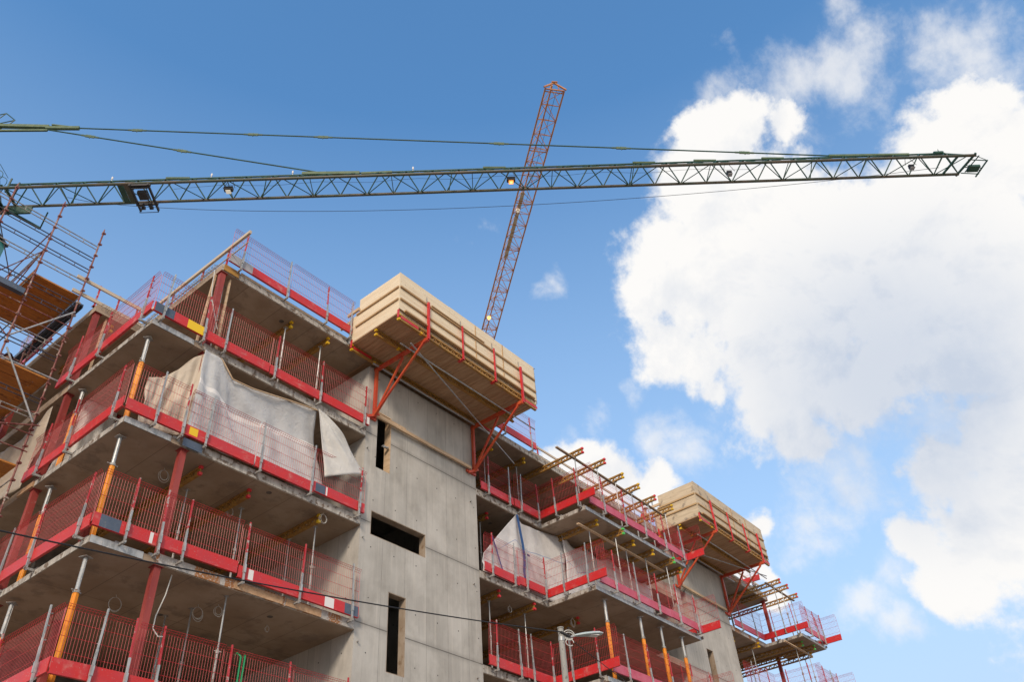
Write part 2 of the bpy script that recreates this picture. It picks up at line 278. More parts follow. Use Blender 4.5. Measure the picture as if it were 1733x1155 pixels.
# ------------------------------------------------------------------ mesh helpers
def V(*a): return Vector(a)
class MB:
    def __init__(s): s.v = []; s.f = []; s.uv = None
    def box(s, a, b):
        x0, y0, z0 = a; x1, y1, z1 = b; i = len(s.v)
        s.v += [(x0, y0, z0), (x1, y0, z0), (x1, y1, z0), (x0, y1, z0), (x0, y0, z1), (x1, y0, z1), (x1, y1, z1), (x0, y1, z1)]
        s.f += [(i, i + 3, i + 2, i + 1), (i + 4, i + 5, i + 6, i + 7), (i, i + 1, i + 5, i + 4), (i + 1, i + 2, i + 6, i + 5), (i + 2, i + 3, i + 7, i + 6), (i + 3, i, i + 4, i + 7)]
        return s
    def beam(s, p0, p1, w, h, up=(0, 0, 1)):
        p0, p1 = Vector(p0), Vector(p1); d = (p1 - p0).normalized(); up = Vector(up)
        if abs(d.dot(up)) > 0.99: up = Vector((1, 0, 0))
        sx = d.cross(up).normalized(); uz = sx.cross(d).normalized(); i = len(s.v)
        for p in (p0, p1):
            for a, b in ((-1, -1), (1, -1), (1, 1), (-1, 1)): s.v.append(tuple(p + sx * a * w / 2 + uz * b * h / 2))
        s.f += [(i, i + 1, i + 2, i + 3), (i + 7, i + 6, i + 5, i + 4), (i, i + 4, i + 5, i + 1), (i + 1, i + 5, i + 6, i + 2), (i + 2, i + 6, i + 7, i + 3), (i + 3, i + 7, i + 4, i)]
        return s
    def tube(s, p0, p1, r, n=6, r2=None, cap=True):
        p0, p1 = Vector(p0), Vector(p1); d = (p1 - p0)
        if d.length < 1e-6: return s
        d.normalize(); up = Vector((0, 0, 1)) if abs(d.z) < 0.9 else Vector((1, 0, 0))
        a = d.cross(up).normalized(); b = a.cross(d); i = len(s.v); r2 = r if r2 is None else r2
        for p, rr in ((p0, r), (p1, r2)):
            for k in range(n):
                t = 2 * math.pi * k / n; s.v.append(tuple(p + a * rr * math.cos(t) + b * rr * math.sin(t)))
        for k in range(n): s.f.append((i + k, i + (k + 1) % n, i + n + (k + 1) % n, i + n + k))
        if cap: s.f.append(tuple(i + k for k in reversed(range(n)))); s.f.append(tuple(i + n + k for k in range(n)))
        return s
    def path(s, pts, r, n=5):
        for a, b in zip(pts[:-1], pts[1:]): s.tube(a, b, r, n, cap=False)
        return s
    def poly(s, pts, thick, d=(0, 0, 1)):
        i = len(s.v); n = len(pts); d = Vector(d) * thick
        for p in pts: s.v.append(tuple(p))
        for p in pts: s.v.append(tuple(Vector(p) + d))
        s.f.append(tuple(i + k for k in reversed(range(n)))); s.f.append(tuple(i + n + k for k in range(n)))
        for k in range(n): s.f.append((i + k, i + (k + 1) % n, i + n + (k + 1) % n, i + n + k))
        return s
    def build(s, name, m, parent=None, loc=None, smooth=False):
        o0 = Vector(loc) if loc is not None else Vector((0, 0, 0)); p = parent
        while p is not None: o0 = o0 + p.location; p = p.parent
        me = bpy.data.meshes.new(name)
        me.from_pydata([(a - o0.x, b - o0.y, c - o0.z) for a, b, c in s.v], [], s.f)
        if s.uv:
            l = me.uv_layers.new(name='UVMap')
            for lp in me.loops: l.data[lp.index].uv = s.uv[lp.vertex_index]
        me.materials.append(M[m]); me.validate(); me.update()
        if smooth:
            for pl in me.polygons: pl.use_smooth = True
        o = bpy.data.objects.new(name, me); COL.objects.link(o)
        if loc is not None: o.location = loc
        if parent is not None: o.parent = parent
        return o
def tag(o, label=None, cat=None, group=None, kind=None):
    if label: o['label'] = label
    if cat: o['category'] = cat
    if group: o['group'] = group
    if kind: o['kind'] = kind
    return o
def thing(name, loc, label, cat, group=None):
    o = bpy.data.objects.new(name, None); COL.objects.link(o); o.location = loc; o.empty_display_size = 0.2
    return tag(o, label, cat, group)
KIDS = {}
def children(o):
    return [c for c in COL.objects if c.parent == o]
def copy_tree(o, parent=None, cache={}):
    c = o.copy(); COL.objects.link(c)
    if parent is not None: c.parent = parent
    for k in KIDS.get(o.name) or []: copy_tree(k, c)
    return c
PROTO = {}
def inst(key, maker, loc, rz, label, group, cat=None):
    if key not in PROTO:
        r = maker(); PROTO[key] = r
        st = [r]
        while st:
            q = st.pop(); KIDS[q.name] = children(q); st += KIDS[q.name]
    else: r = copy_tree(PROTO[key])
    r.location = loc; r.rotation_euler = (0, 0, rz); r['label'] = label
    if group: r['group'] = group
    return r
ORD = ['first', 'second', 'third', 'fourth', 'fifth', 'sixth', 'seventh', 'eighth', 'ninth', 'tenth', 'eleventh', 'twelfth', 'thirteenth', 'fourteenth']
LV = {3: 'roof', 0: 'top storey', -3: 'second storey down', -6: 'third storey down', -9: 'fourth storey down', -12: 'fifth storey down'}
# ------------------------------------------------------------------ setting
GZ = -16.0
tag(MB().box((-1500, -1500, GZ - 1), (1500, 1500, GZ)).build('ground', 'gravel_ground'), kind='structure')
tag(MB().box((-200, -15.5, GZ + 0.004), (260, -8.2, GZ + 0.010)).build('road', 'asphalt'), kind='structure')
pv = MB(); pv.box((-200, -8.0, GZ + 0.004), (260, -4.5, GZ + 0.12)); tag(pv.build('pavement', 'paving'), kind='structure')
tag(MB().box((-200, -8.2, GZ + 0.003), (260, -8.0, GZ + 0.13)).build('kerb', 'kerb_stone'), kind='structure')
# ------------------------------------------------------------------ the building
B = thing('concrete_building', (0, 0, GZ), 'unfinished concrete apartment block with open floors, red columns and two stair towers', 'building')
FL = [3, 0, -3, -6, -9, -12]
XC, YC, XT0, XT1, XB0, XB1 = 1.49, 4.08, 7.22, 12.3, 15.9, 22.94
DX = 18.4
for z in FL:
    top = 0.26
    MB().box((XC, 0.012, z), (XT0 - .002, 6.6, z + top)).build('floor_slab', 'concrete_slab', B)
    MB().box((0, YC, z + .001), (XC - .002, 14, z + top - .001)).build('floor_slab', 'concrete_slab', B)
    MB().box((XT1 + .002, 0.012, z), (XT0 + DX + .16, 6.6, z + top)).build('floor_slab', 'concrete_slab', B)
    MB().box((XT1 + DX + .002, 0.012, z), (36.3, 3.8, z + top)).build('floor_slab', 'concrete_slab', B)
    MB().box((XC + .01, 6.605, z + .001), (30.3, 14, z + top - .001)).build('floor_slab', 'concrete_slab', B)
    st = 'edge_stained' if z == -6 else 'concrete_edge'
    MB().box((XC, -0.008, z + .02), (XT0 - .005, 0.011, z + top - .01)).build('slab_edge', st, B)
    MB().box((XT1 + .005, -0.008, z + .02), (XB0 if z < 3 else XT0 + DX + .1, 0.011, z + top - .01)).build('slab_edge', 'concrete_edge', B)
    MB().box((XT1 + DX + .005, -0.008, z + .02), (34.3 if z < 3 else 36.3, 0.011, z + top - .01)).build('slab_edge', 'edge_stained', B)
    if z < 3:   # thin balcony slabs with an angle-iron rim
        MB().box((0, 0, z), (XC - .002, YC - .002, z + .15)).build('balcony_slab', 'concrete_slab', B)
        g = MB(); g.box((-.006, -.014, z + .025), (XC - .3, -.002, z + .165)); g.box((-.006, -.03, z - .004), (XC - .3, -.014, z + .03)); g.build('edge_angle', 'galvanised', B)
        MB().box((-.012, .02, z + .01), (-.002, YC - .02, z + .16)).build('edge_angle', 'concrete_edge', B)
        for a, b in ((XB0, XB1), (34.3, 37.1)):
            MB().box((a, -2.03, z), (b, 0.01, z + .15)).build('balcony_slab', 'concrete_slab', B)
            g = MB(); g.box((a, -2.046, z + .02), (b, -2.032, z + .16)); g.box((a, -2.07, z - .004), (b, -2.046, z + .03)); g.build('edge_angle', 'galvanised', B)
            MB().box((a - .012, -2.02, z + .015), (a - .002, -.02, z + .155)).build('edge_angle', 'concrete_edge', B)
# walls at the back of the open floors, interior shade put into their colour
zt = 3
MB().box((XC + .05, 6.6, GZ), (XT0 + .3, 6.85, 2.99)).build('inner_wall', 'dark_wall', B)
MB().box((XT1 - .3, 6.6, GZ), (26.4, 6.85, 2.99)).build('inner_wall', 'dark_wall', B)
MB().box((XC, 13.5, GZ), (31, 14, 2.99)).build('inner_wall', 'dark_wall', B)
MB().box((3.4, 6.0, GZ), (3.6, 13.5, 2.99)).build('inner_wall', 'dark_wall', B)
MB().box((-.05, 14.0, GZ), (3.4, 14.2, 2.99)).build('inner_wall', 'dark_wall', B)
def pierced_wall(mb, x0, x1, z0, z1, y, t, holes):
    xs = sorted({x0, x1, *[h[0] for h in holes], *[h[1] for h in holes]}); zs = sorted({z0, z1, *[h[2] for h in holes], *[h[3] for h in holes]})
    q = mb
    for a, b in zip(xs[:-1], xs[1:]):
        for c, d in zip(zs[:-1], zs[1:]):
            if any(h[0] <= a and b <= h[1] and h[2] <= c and d <= h[3] for h in holes): continue
            i = len(q.v); q.v += [(a, y, c), (b, y, c), (b, y, d), (a, y, d), (a, y + t, c), (b, y + t, c), (b, y + t, d), (a, y + t, d)]
            q.f += [(i, i + 1, i + 2, i + 3), (i + 7, i + 6, i + 5, i + 4)]
    for xe in (x0, x1):
        i = len(q.v); q.v += [(xe, y, z0), (xe, y + t, z0), (xe, y + t, z1), (xe, y, z1)]; q.f += [(i, i + 3, i + 2, i + 1) if xe == x0 else (i, i + 1, i + 2, i + 3)]
    for h in holes:
        a, b, c, d = h; i = len(q.v); q.v += [(a, y, c), (b, y, c), (b, y, d), (a, y, d), (a, y + t, c), (b, y + t, c), (b, y + t, d), (a, y + t, d)]
        q.f += [(i, i + 4, i + 5, i + 1), (i + 1, i + 5, i + 6, i + 2), (i + 2, i + 6, i + 7, i + 3), (i + 3, i + 7, i + 4, i)]
def stair_tower(dx, holes):
    x0, x1 = XT0 + dx, XT1 + dx; H = 2.74
    w = MB(); pierced_wall(w, x0, x1, GZ, H, 0, .25, holes)
    w.box((x0, .25, GZ), (x0 + .22, 6.59, H - .002)); w.box((x1 - .22, .25, GZ), (x1, 6.59, H - .002))
    w.box((x0 + .22, 6.3, GZ), (x1 - .22, 6.58, H - .003)); w.box((x0 + .22, .25, H - .2), (x1 - .22, 6.3, H - .004))  # top cap is added to keep the tower interior dark
    for z in FL[1:]: w.box((x0 + .22, 2.5, z), (x1 - .22, 6.3, z + .2))
    o = w.build('stair_tower', 'concrete_wall', B)
    return o
h1 = [(7.68, 8.26, -.88, 1.16), (7.60, 9.84, -3.14, -2.38), (8.38, 9.06, -6.82, -4.62), (7.6, 9.84, -9.1, -8.34), (8.38, 9.06, -12.8, -10.6)]
h2 = [(27.55, 28.15, -3.9, -1.62), (26.1, 26.6, -.9, 1.16), (27.0, 29.2, -9.1, -8.3)]
t1 = stair_tower(0, h1); t2 = stair_tower(DX, h2)
def frame(parent, h, m='timber', full=True, th=.035):
    a, b, c, d = h; g = MB()
    if full: g.box((a + .001, .004, c), (a + th, .249, d)); g.box((b - th, .004, c), (b - .001, .249, d)); g.box((a + th, .004, d - th), (b - th, .249, d - .001)); g.box((a + th, .004, c + .001), (b - th, .249, c + th))
    else: g.box((b - th, -.006, c), (b - .001, .249, d)); g.box((a, -.006, d - th), (b - th, .249, d - .001))
    g.build('window_frame', m, parent)
frame(t1, h1[0], 'timber', False); frame(t1, h1[1], 'reveal', True, .02); frame(t1, h1[2], 'reveal', True, .02); frame(t2, h2[0], 'reveal', True, .02)
MB().tube((8.0, .05, -.0), (8.17, -.01, .02), .025).box((7.98, .02, .02), (8.2, .10, .05)).build('shutter_clamp', 'galvanised', t1)
for k, (x, z) in enumerate(((7.31, -.39), (7.33, -3.34), (7.36, -6.28), (11.99, -.4), (12.02, -3.32), (12.03, -6.22))): MB().tube((x, .02, z), (x - .02, -.07, z + .01), .022, 8).build('anchor_stub', 'old_steel', t1)
# steel columns
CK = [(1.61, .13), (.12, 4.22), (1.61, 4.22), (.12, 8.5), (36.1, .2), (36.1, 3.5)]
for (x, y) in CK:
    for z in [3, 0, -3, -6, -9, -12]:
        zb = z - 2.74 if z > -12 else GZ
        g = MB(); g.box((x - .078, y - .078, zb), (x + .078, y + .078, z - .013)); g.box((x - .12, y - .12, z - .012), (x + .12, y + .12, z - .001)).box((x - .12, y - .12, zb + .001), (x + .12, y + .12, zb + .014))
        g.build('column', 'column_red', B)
# starter bars sticking out of the unfinished roof edges
def starters(p0, p1, out, n, nm='starter_bars'):
    g = MB(); p0, p1, out = Vector(p0), Vector(p1), Vector(out)
    for k in range(n):
        p = p0.lerp(p1, (k + .5) / n) + Vector((random.uniform(-.02, .02), random.uniform(-.02, .02), 0)); hh = random.uniform(.10, .17)
        g.path([p, p + out * .09 + V(0, 0, .03), p + out * .10 + V(0, 0, hh), p - out * .05 + V(0, 0, hh + .02)], .007, 4)
    g.path([p0 + out * .10 + V(0, 0, .10), p1 + out * .10 + V(0, 0, .10)], .006, 4); g.path([p0 + out * .02 + V(0, 0, .17), p1 + out * .02 + V(0, 0, .17)], .006, 4)
    tag(g.build(nm, 'old_steel', B), kind='stuff')
starters((1.47, .2, 3.14), (1.47, 4.0, 3.14), (-1, 0, 0), 30)
starters((.1, 4.06, 3.14), (1.45, 4.06, 3.14), (0, -1, 0), 14)
starters((15.9, -.01, 3.14), (25.0, -.01, 3.14), (0, -1, 0), 70)
starters((30.8, -.01, 3.14), (36.2, -.01, 3.14), (0, -1, 0), 45)
# timber edge formwork left on the third storey slab and on the roof corner
MB().box((3.5, -.028, -5.97), (4.9, -.010, -5.79)).box((5.0, -.030, -5.97), (6.1, -.012, -5.79)).build('edge_board', 'deck_board', B)
MB().box((1.55, -.032, 3.03), (2.05, -.010, 3.26)).build('edge_board', 'girder_yellow', B)
MB().box((2.1, -.025, 3.22), (7.1, -.009, 3.30)).build('edge_board', 'spruce_old', B)
MB().box((-.045, 4.1, -3.1 + .12), (-.002, 4.9, -2.84)).build('edge_board', 'deck_board', B)
# small details in the soffits: light-point holes
g = MB()
for (x, y, z) in ((4.05, .55, 3), (4.3, .3, -3), (5.1, .7, -6), (3.1, 2.3, -6), (5.6, .5, 0), (14.2, 1, 0)):
    g.tube((x, y, z - .006), (x, y, z - .001), .075, 14)
g.build('ceiling_box', 'dark_wall', B)
# ------------------------------------------------------------------ edge protection
def make_barrier(L, kind):
    def mk():
        o = thing('safety_barrier', (0, 0, 0), '', 'barrier')
        g = MB(); n = max(3, int(round(L / .066))); r = .0036
        for k in range(n + 1):
            x = L * k / n; g.tube((x, 0, .30), (x, 0, 1.44), r if 0 < k < n else .006, 4, cap=False)
            g.tube((x, 0, 1.44), (x, -.06, 1.52), r, 4, cap=False)
        for z, y in ((.62, .004), (.92, .004), (1.20, .004), (1.44, .004), (1.52, -.06), (1.485, -.03)):
            g.tube((0, y, z), (L, y, z), .0048, 5)
        g.build('wire_mesh', 'red_wire' if kind != 'grey' else 'red_wire', o)
        t = MB(); t.box((0.0, -.036, .20), (L, -.016, .49)); t.box((0, -.016, .20), (L, .03, .212)); t.box((0, -.016, .478), (L, .012, .49))
        t.build('toe_board', {'red': 'red_paint', 'tinted': 'pink_red_paint', 'roof': 'red_paint'}[kind], o)
        return o
    return mk
def make_post(kind):
    def mk():
        o = thing('barrier_post', (0, 0, 0), '', 'post')
        g = MB(); g.beam((0, -.075, .02), (0, -.075, .80), .042, .042); g.box((-.027, -.112, .30), (.027, -.045, .50)); g.build('socket', 'galvanised', o)
        u = MB(); u.beam((0, -.075, .80), (0, -.075, 1.60), .033, .033)
        for z in (.92, 1.20, 1.44): u.tube((.0, -.05, z), (.0, -.005, z), .012, 5)
        u.build('post_tube', {'red': 'red_post', 'grey': 'galvanised'}[kind], o)
        b = MB(); b.beam((0, -.12, .06), (0, .16, .06), .045, .05); b.beam((0, -.11, .09), (0, .0, .24), .02, .03); b.box((-.09, .13, .02), (.09, .17, .13)); b.build('slab_clamp', 'old_steel', o)
        return o
    return mk
def run(p0, rz, z, segs, posts, where, kinds='red', off=.13, zoff=.08, pk=None):
    """barriers from p0 along rz; outward is local -Y; segs = (start, end), posts = distances"""
    d = Vector((math.cos(rz), math.sin(rz), 0)); o = Vector((math.sin(rz), -math.cos(rz), 0)) * off
    P = Vector((p0[0], p0[1], z + zoff))
    out = []
    for i, (a, b) in enumerate(segs):
        L = round(b - a, 2); k = kinds if isinstance(kinds, str) else kinds[i]
        lab = ('faded pink' if k == 'tinted' else 'red') + ' mesh barrier, ' + (ORD[i] + ' from left, ' if len(segs) > 1 else '') + where
        q = inst(('bar', L, k), make_barrier(L, k), P + d * a + o + Vector((0, 0, random.uniform(-.03, .03))), rz, lab, 'wire mesh edge barriers', 'barrier'); out.append(q)
        q.rotation_euler = (random.uniform(-.03, .05), random.uniform(-.012, .012), rz + random.uniform(-.008, .008))
    for i, a in enumerate(posts):
        k = (pk[i] if pk else ('grey' if random.random() < .4 else 'red'))
        lab = ('grey' if k == 'grey' else 'red') + ' barrier post, ' + (ORD[i] + ' from left, ' if len(posts) > 1 else '') + where
        inst(('post', k), make_post(k), P + d * a + o, rz + random.uniform(-.05, .05), lab, 'barrier posts clamped to slab edges', 'post').rotation_euler = (random.uniform(-.02, .03), random.uniform(-.025, .025), rz + random.uniform(-.05, .05))
    return out
H = math.pi / 2
FR = {}
for z, pk in ((0, ['grey', 'red', 'grey', 'red', 'red', 'red']), (-3, ['grey', 'red', 'grey', 'grey', 'grey', 'red']), (-6, ['red', 'red', 'red', 'red', 'red', 'grey']), (-9, ['grey', 'red', 'red', 'red', 'red', 'red'])):
    W_ = 'front left bay, ' + LV[z]
    FR[z] = run((0, 0), 0, z, [(-.12, 1.34), (1.42, 3.42), (3.46, 5.34), (5.36, 7.2)], [.62 if z != 0 else .14, 1.33 if z != -6 else 1.40, 1.98, 3.60, 5.24, 6.96], W_, pk=pk)
    run((0, 0), -H, z, [(-4.62, -2.36), (-2.32, .10)], [-3.75, -2.28, -.25], 'left balcony side, ' + LV[z], off=.13)
# stickers and painted patches on toe boards of the near runs
def patch(parent, a, b, z0, z1, m, nm='sticker', y=-.0385):
    parent.rotation_euler = (0, 0, 0); p = parent.location; g = MB().box((p.x + a, p.y + y, p.z + z0), (p.x + b, p.y + y + .002, p.z + z1)); return g.build(nm, m, parent)
def lab_own(o, txt): o['label'] = txt
b = FR[0][0]; lab_own(b, 'red wire mesh barrier with blue and yellow patches on toe board, corner below the roof')
patch(b, .02, .56, .205, .485, 'blue_sticker'); patch(b, .95, 1.44, .205, .485, 'yellow_sticker')
b = FR[-3][1]; lab_own(b, 'red wire mesh barrier with yellow square sticker on its toe board, before the white tarpaulin')
patch(b, .10, .33, .25, .46, 'yellow_sticker'); 
b = FR[-3][3]; patch(b, .06, .40, .21, .47, 'blue_sticker'); patch(b, .42, .47, .21, .47, 'white_sticker')
b = FR[-6][0]; lab_own(b, 'red mesh barrier with dark grey patch on toe board, corner of third storey down'); patch(b, .14, .60, .205, .485, 'blue_sticker'); patch(b, 1.28, 1.36, .22, .47, 'white_sticker')
b = FR[-6][2]; patch(b, .28, .42, .22, .47, 'white_sticker')
b = FR[-6][3]; patch(b, 1.36, 1.82, .21, .485, 'blue_sticker'); patch(b, .70, 1.0, .21, .47, 'white_sticker')
b = FR[0][3]; patch(b, 1.72, 1.83, .22, .47, 'white_sticker')
# a loose steel sheet hanging under the second barrier of the second storey down
tag(MB().box((1.45, -.115, -3.02), (1.98, -.10, -2.80)).build('steel_plate', 'blue_sticker', loc=(1.7, -.11, -3)), 'grey blue steel plate hanging under the yellow square sticker at slab corner', 'plate')
# roof, left bay
RF = run((0, 0), 0, 3, [(1.58, 3.68), (3.72, 6.22)], [1.96, 3.62, 5.16, 6.14], 'roof edge above left bay', off=.14, zoff=.14, pk=['red', 'grey', 'red', 'grey'])
patch(RF[0], .0, .78, .19, .50, 'grey_sheet', 'grey_board')
RF[0]['label'] = 'red mesh barrier with light grey board end at left corner of the roof edge'
# middle bay between tower and projecting balconies
for z, k in ((3, 'red'), (0, 'red'), (-3, 'tinted'), (-6, 'tinted')):
    if z == 3:
        run((0, 0), 0, 3, [(13.4, 15.85)], [13.9, 15.55], 'roof edge right of the near stair tower', off=.13, zoff=.12); continue
    w = 'right of near stair tower, ' + LV[z]
    run((0, 0), 0, z, [(12.42, 14.2), (14.22, 15.72)], [12.75, 13.9, 14.55, 15.6], w, 'red', pk=['red', 'grey', 'grey', 'red'])
    run((XB0, 0), -H, z, [(.10, 2.62)], [.9, 1.9], 'left end of projecting balcony, ' + LV[z], 'red')
    run((0, -2.05), 0, z, [(15.98, 18.3), (18.32, 20.6), (20.62, 22.9)], [16.9, 18.3, 19.7, 21.2, 22.6], 'front of projecting balcony, ' + LV[z], 'tinted')
    run((XB1 + .06, 0), -H, z, [(.40, 2.95)], [1.98], 'right end of projecting balcony, ' + LV[z], 'red', off=0)
# last bay right of the second tower
for z in (0, -3):
    w = 'right of far stair tower, ' + LV[z]
    run((0, 0), 0, z, [(30.9, 34.1)], [31.6, 33.2], w, 'tinted')
    run((34.3, 0), -H, z, [(.10, 2.5)], [.8, 1.9], 'left end of last balcony, ' + LV[z], 'red')
    run((0, -2.05), 0, z, [(34.4, 36.9)], [35.1, 36.0, 36.8], 'front of last balcony, ' + LV[z], 'tinted')
    run((37.1, 0), -H, z, [(1.0, 3.0)], [2.0], 'overhanging end of last balcony, ' + LV[z], 'red', off=0)
run((36.4, 3.85), math.pi, 0, [(0.0, 2.6), (2.7, 5.4)], [1.2, 3.2], 'back of last bay, ' + LV[0], 'red')
run((36.4, 3.85), math.pi, -3, [(0.0, 2.6), (2.7, 5.4)], [1.2, 3.2], 'back of last bay, ' + LV[-3], 'red')
run((34.2, .0), -H, 3, [(-.3, .75)], [.3], 'roof of last bay behind the girders', 'red', zoff=.1)
run((0, 0), -H, 3, [(-9.3, -6.7)], [-8.9, -7.2], 'left roof edge beside the scaffold', 'tinted', off=.06, zoff=.2)
# ------------------------------------------------------------------ props
def make_orange():
    o = thing('steel_prop', (0, 0, 0), '', 'prop'); h = 2.74
    g = MB(); g.tube((0, 0, .02), (0, 0, 1.98), .056, 12)
    for k in range(6):
        a = k * math.pi / 3; g.beam((.056 * math.cos(a), .056 * math.sin(a), .05), (.056 * math.cos(a), .056 * math.sin(a), 1.95), .014, .014)
    g.build('outer_tube', 'orange_prop', o)
    g = MB(); g.tube((0, 0, 1.98), (0, 0, h - .012), .043, 12)
    for a in (0, H, 2 * H, 3 * H): g.beam((.042 * math.cos(a), .042 * math.sin(a), 2.0), (.042 * math.cos(a), .042 * math.sin(a), h - .02), .010, .010)
    g.build('inner_tube', 'galvanised', o)
    g = MB(); g.tube((0, 0, 1.96), (0, 0, 2.02), .07, 12); g.beam((-.13, 0, 2.0), (.13, 0, 2.0), .022, .022); g.build('collar_nut', 'old_steel', o)
    MB().box((-.10, -.10, h - .012), (.10, .10, h - .001)).build('head_plate', 'old_steel', o)
    MB().box((-.10, -.10, .001), (.10, .10, .014)).build('foot_plate', 'old_steel', o)
    return o
def make_steel(h):
    def mk():
        o = thing('steel_prop', (0, 0, 0), '', 'prop'); c = h * .52
        g = MB(); g.tube((0, 0, .01), (0, 0, c), .027, 8); g.build('outer_tube', 'old_steel', o)
        g = MB(); g.tube((0, 0, c), (0, 0, h - .01), .020, 8); g.build('inner_tube', 'galvanised', o)
        g = MB(); g.tube((0, 0, c - .03), (0, 0, c + .05), .042, 8); g.beam((-.09, 0, c + .01), (.07, .02, c + .03), .014, .014); g.build('collar_nut', 'old_steel', o)
        g = MB(); g.box((-.06, -.06, h - .01), (.06, .06, h - .001)); g.build('head_plate', 'old_steel', o)
        g = MB(); g.box((-.06, -.06, .001), (.06, .06, .01)); g.build('foot_plate', 'old_steel', o)
        return o
    return mk
n_or = {}
for zc in (0, -3, -6):
    for (x, y, w) in ((.22, .46, 'at near balcony corner'), (.24, 3.62, 'at far end of left balcony')):
        inst('orange', make_orange, (x, y, zc - 2.85), random.uniform(0, 1), 'orange and grey prop %s, on %s' % (w, LV[zc - 3]), 'orange and grey adjustable props')
for zc in (-3, -6):
    for i, x in enumerate((16.63, 18.86, 20.25, 21.75)):
        inst('orange', make_orange, (x, -1.84, zc - 2.85), random.uniform(0, 1), 'orange and grey prop, %s from left, projecting balcony, %s' % (ORD[i], LV[zc - 3]), 'orange and grey adjustable props')
def sprop(x, y, ztop, zfloor, label):
    h = round(ztop - zfloor, 2); return inst(('sp', h), make_steel(h), (x, y, zfloor), random.uniform(0, 3), label, 'thin steel props')
# ------------------------------------------------------------------ lattice girders
def make_girder(L, cap):
    def mk():
        o = thing('lattice_girder', (0, 0, 0), '', 'girder')
        g = MB(); g.box((-.04, 0, -.06), (.04, L, -.001)); g.box((-.04, 0, -.24), (.04, L, -.18)); n = int(L / .26); s = L / n
        for k in range(n):
            y = k * s; g.beam((0, y + .02, -.185), (0, y + s / 2, -.055), .035, .045, (1, 0, 0)); g.beam((0, y + s / 2, -.055), (0, y + s - .02, -.185), .035, .045, (1, 0, 0))
        g.box((-.018, .0, -.18), (.018, .07, -.06))
        g.build('lattice', 'girder_yellow', o)
        MB().box((-.046, -.03, -.068), (.046, .05, .004)).build('end_cap', cap, o); MB().box((-.046, -.03, -.246), (.046, .05, -.174)).build('end_cap', cap, o)
        return o
    return mk
def girder(x, y, z, L, cap, label, rz=0): return inst(('gd', L, cap), make_girder(L, cap), (x, y, z), rz, label, 'yellow lattice girders')
# left bay
for i, (x, y, cap) in enumerate(((2.33, .40, 'red_plastic'), (3.84, .50, 'red_plastic'), (6.0, .30, 'yellow_plastic'))):
    girder(x, y, -3.004, 5.2, cap, 'yellow lattice girder under second slab down in left bay, %s from left' % ORD[i])
for i, (x, y) in enumerate(((4.28, .34), (5.55, .12))):
    girder(x, y, 2.996, 5.2, 'yellow_plastic', 'yellow lattice girder under the roof slab of the left bay, %s from left' % ORD[i])
girder(2.6, 3.2, 2.996, 3.0, 'yellow_plastic', 'yellow lattice girder deep inside left bay under roof slab behind the red column')
girder(.9, 4.4, -.004, 3.0, 'red_plastic', 'yellow lattice girder with red cap behind the left balcony column')
girder(.7, 4.35, 2.996, 3.0, 'yellow_plastic', 'yellow lattice girder under the roof slab behind the left corner column')
for i, (x, y) in enumerate(((2.53, 1.22), (4.06, 1.08), (6.05, 1.61), (6.1, .55), (3.2, 3.2))):
    sprop(x, y, -3.25 if i in (0, 1, 2, 3) else -3.0, -5.74, 'thin grey steel prop in left bay, third storey down, %s' % ('nearest the red column', 'second from the red column', 'set back beside the stair tower', 'nearest the stair tower', 'deep inside')[i])
for i, (x, y) in enumerate(((3.61, .39), (3.44, 1.51), (3.23, 2.27))):
    sprop(x, y, -6.0, -8.74, 'thin grey steel prop in left bay, fourth storey down, %s' % ('nearest the edge', 'middle one of three', 'farthest from the edge')[i])
for i, (x, y) in enumerate(((4.17, .46), (5.5, .40), (1.95, .55))):
    sprop(x, y, 2.75 if i < 2 else 3.0, .26, 'thin grey steel prop under the roof slab, %s' % ('middle of left bay', 'nearest the stair tower', 'beside the red corner column')[i])
# middle bay and projecting balconies
for i, (x, y, cap) in enumerate(((13.49, .19, 'red_plastic'), (15.21, .07, 'red_plastic'), (17.37, -.2, 'red_plastic'))):
    girder(x, y, -3.004, 5.2, cap, 'yellow lattice girder under slab right of near stair tower, %s from left, third storey down' % ORD[i])
    sprop(x, y + .45, -3.25, -5.74, 'thin steel prop right of near stair tower, third storey down, %s from left' % ORD[i])
girder(13.51, .57, -.004, 5.2, 'red_plastic', 'yellow lattice girder with red cap beside the white tarpaulin right of near stair tower')
sprop(13.5, .9, -.25, -2.74, 'thin steel prop standing left of the white tarpaulin beside near stair tower')
for i, (x, y) in enumerate(((13.9, .5), (15.5, .22))):
    girder(x, y, 2.996, 5.2, 'yellow_plastic', 'yellow lattice girder under roof slab right of near stair tower, %s from left' % ORD[i])
    sprop(x, y + .4, 2.75, .26, 'thin steel prop under roof slab right of near stair tower, %s from left' % ORD[i])
for i, (x, y, cap) in enumerate(((16.54, -1.86, 'red_plastic'), (17.81, -2.02, 'red_plastic'), (19.25, -1.92, 'yellow_plastic'), (20.45, -1.91, 'yellow_plastic'), (21.78, -1.87, 'red_plastic'), (23.06, -1.95, 'yellow_plastic'))):
    girder(x, y, 2.99, 4.4, cap, 'yellow lattice girder jutting out at roof level over projecting balcony, %s from left' % ORD[i])
    sprop(x + .02, y + .42, 2.745, .16, 'thin steel prop under jutting roof girder on balcony, %s from left' % ORD[i])
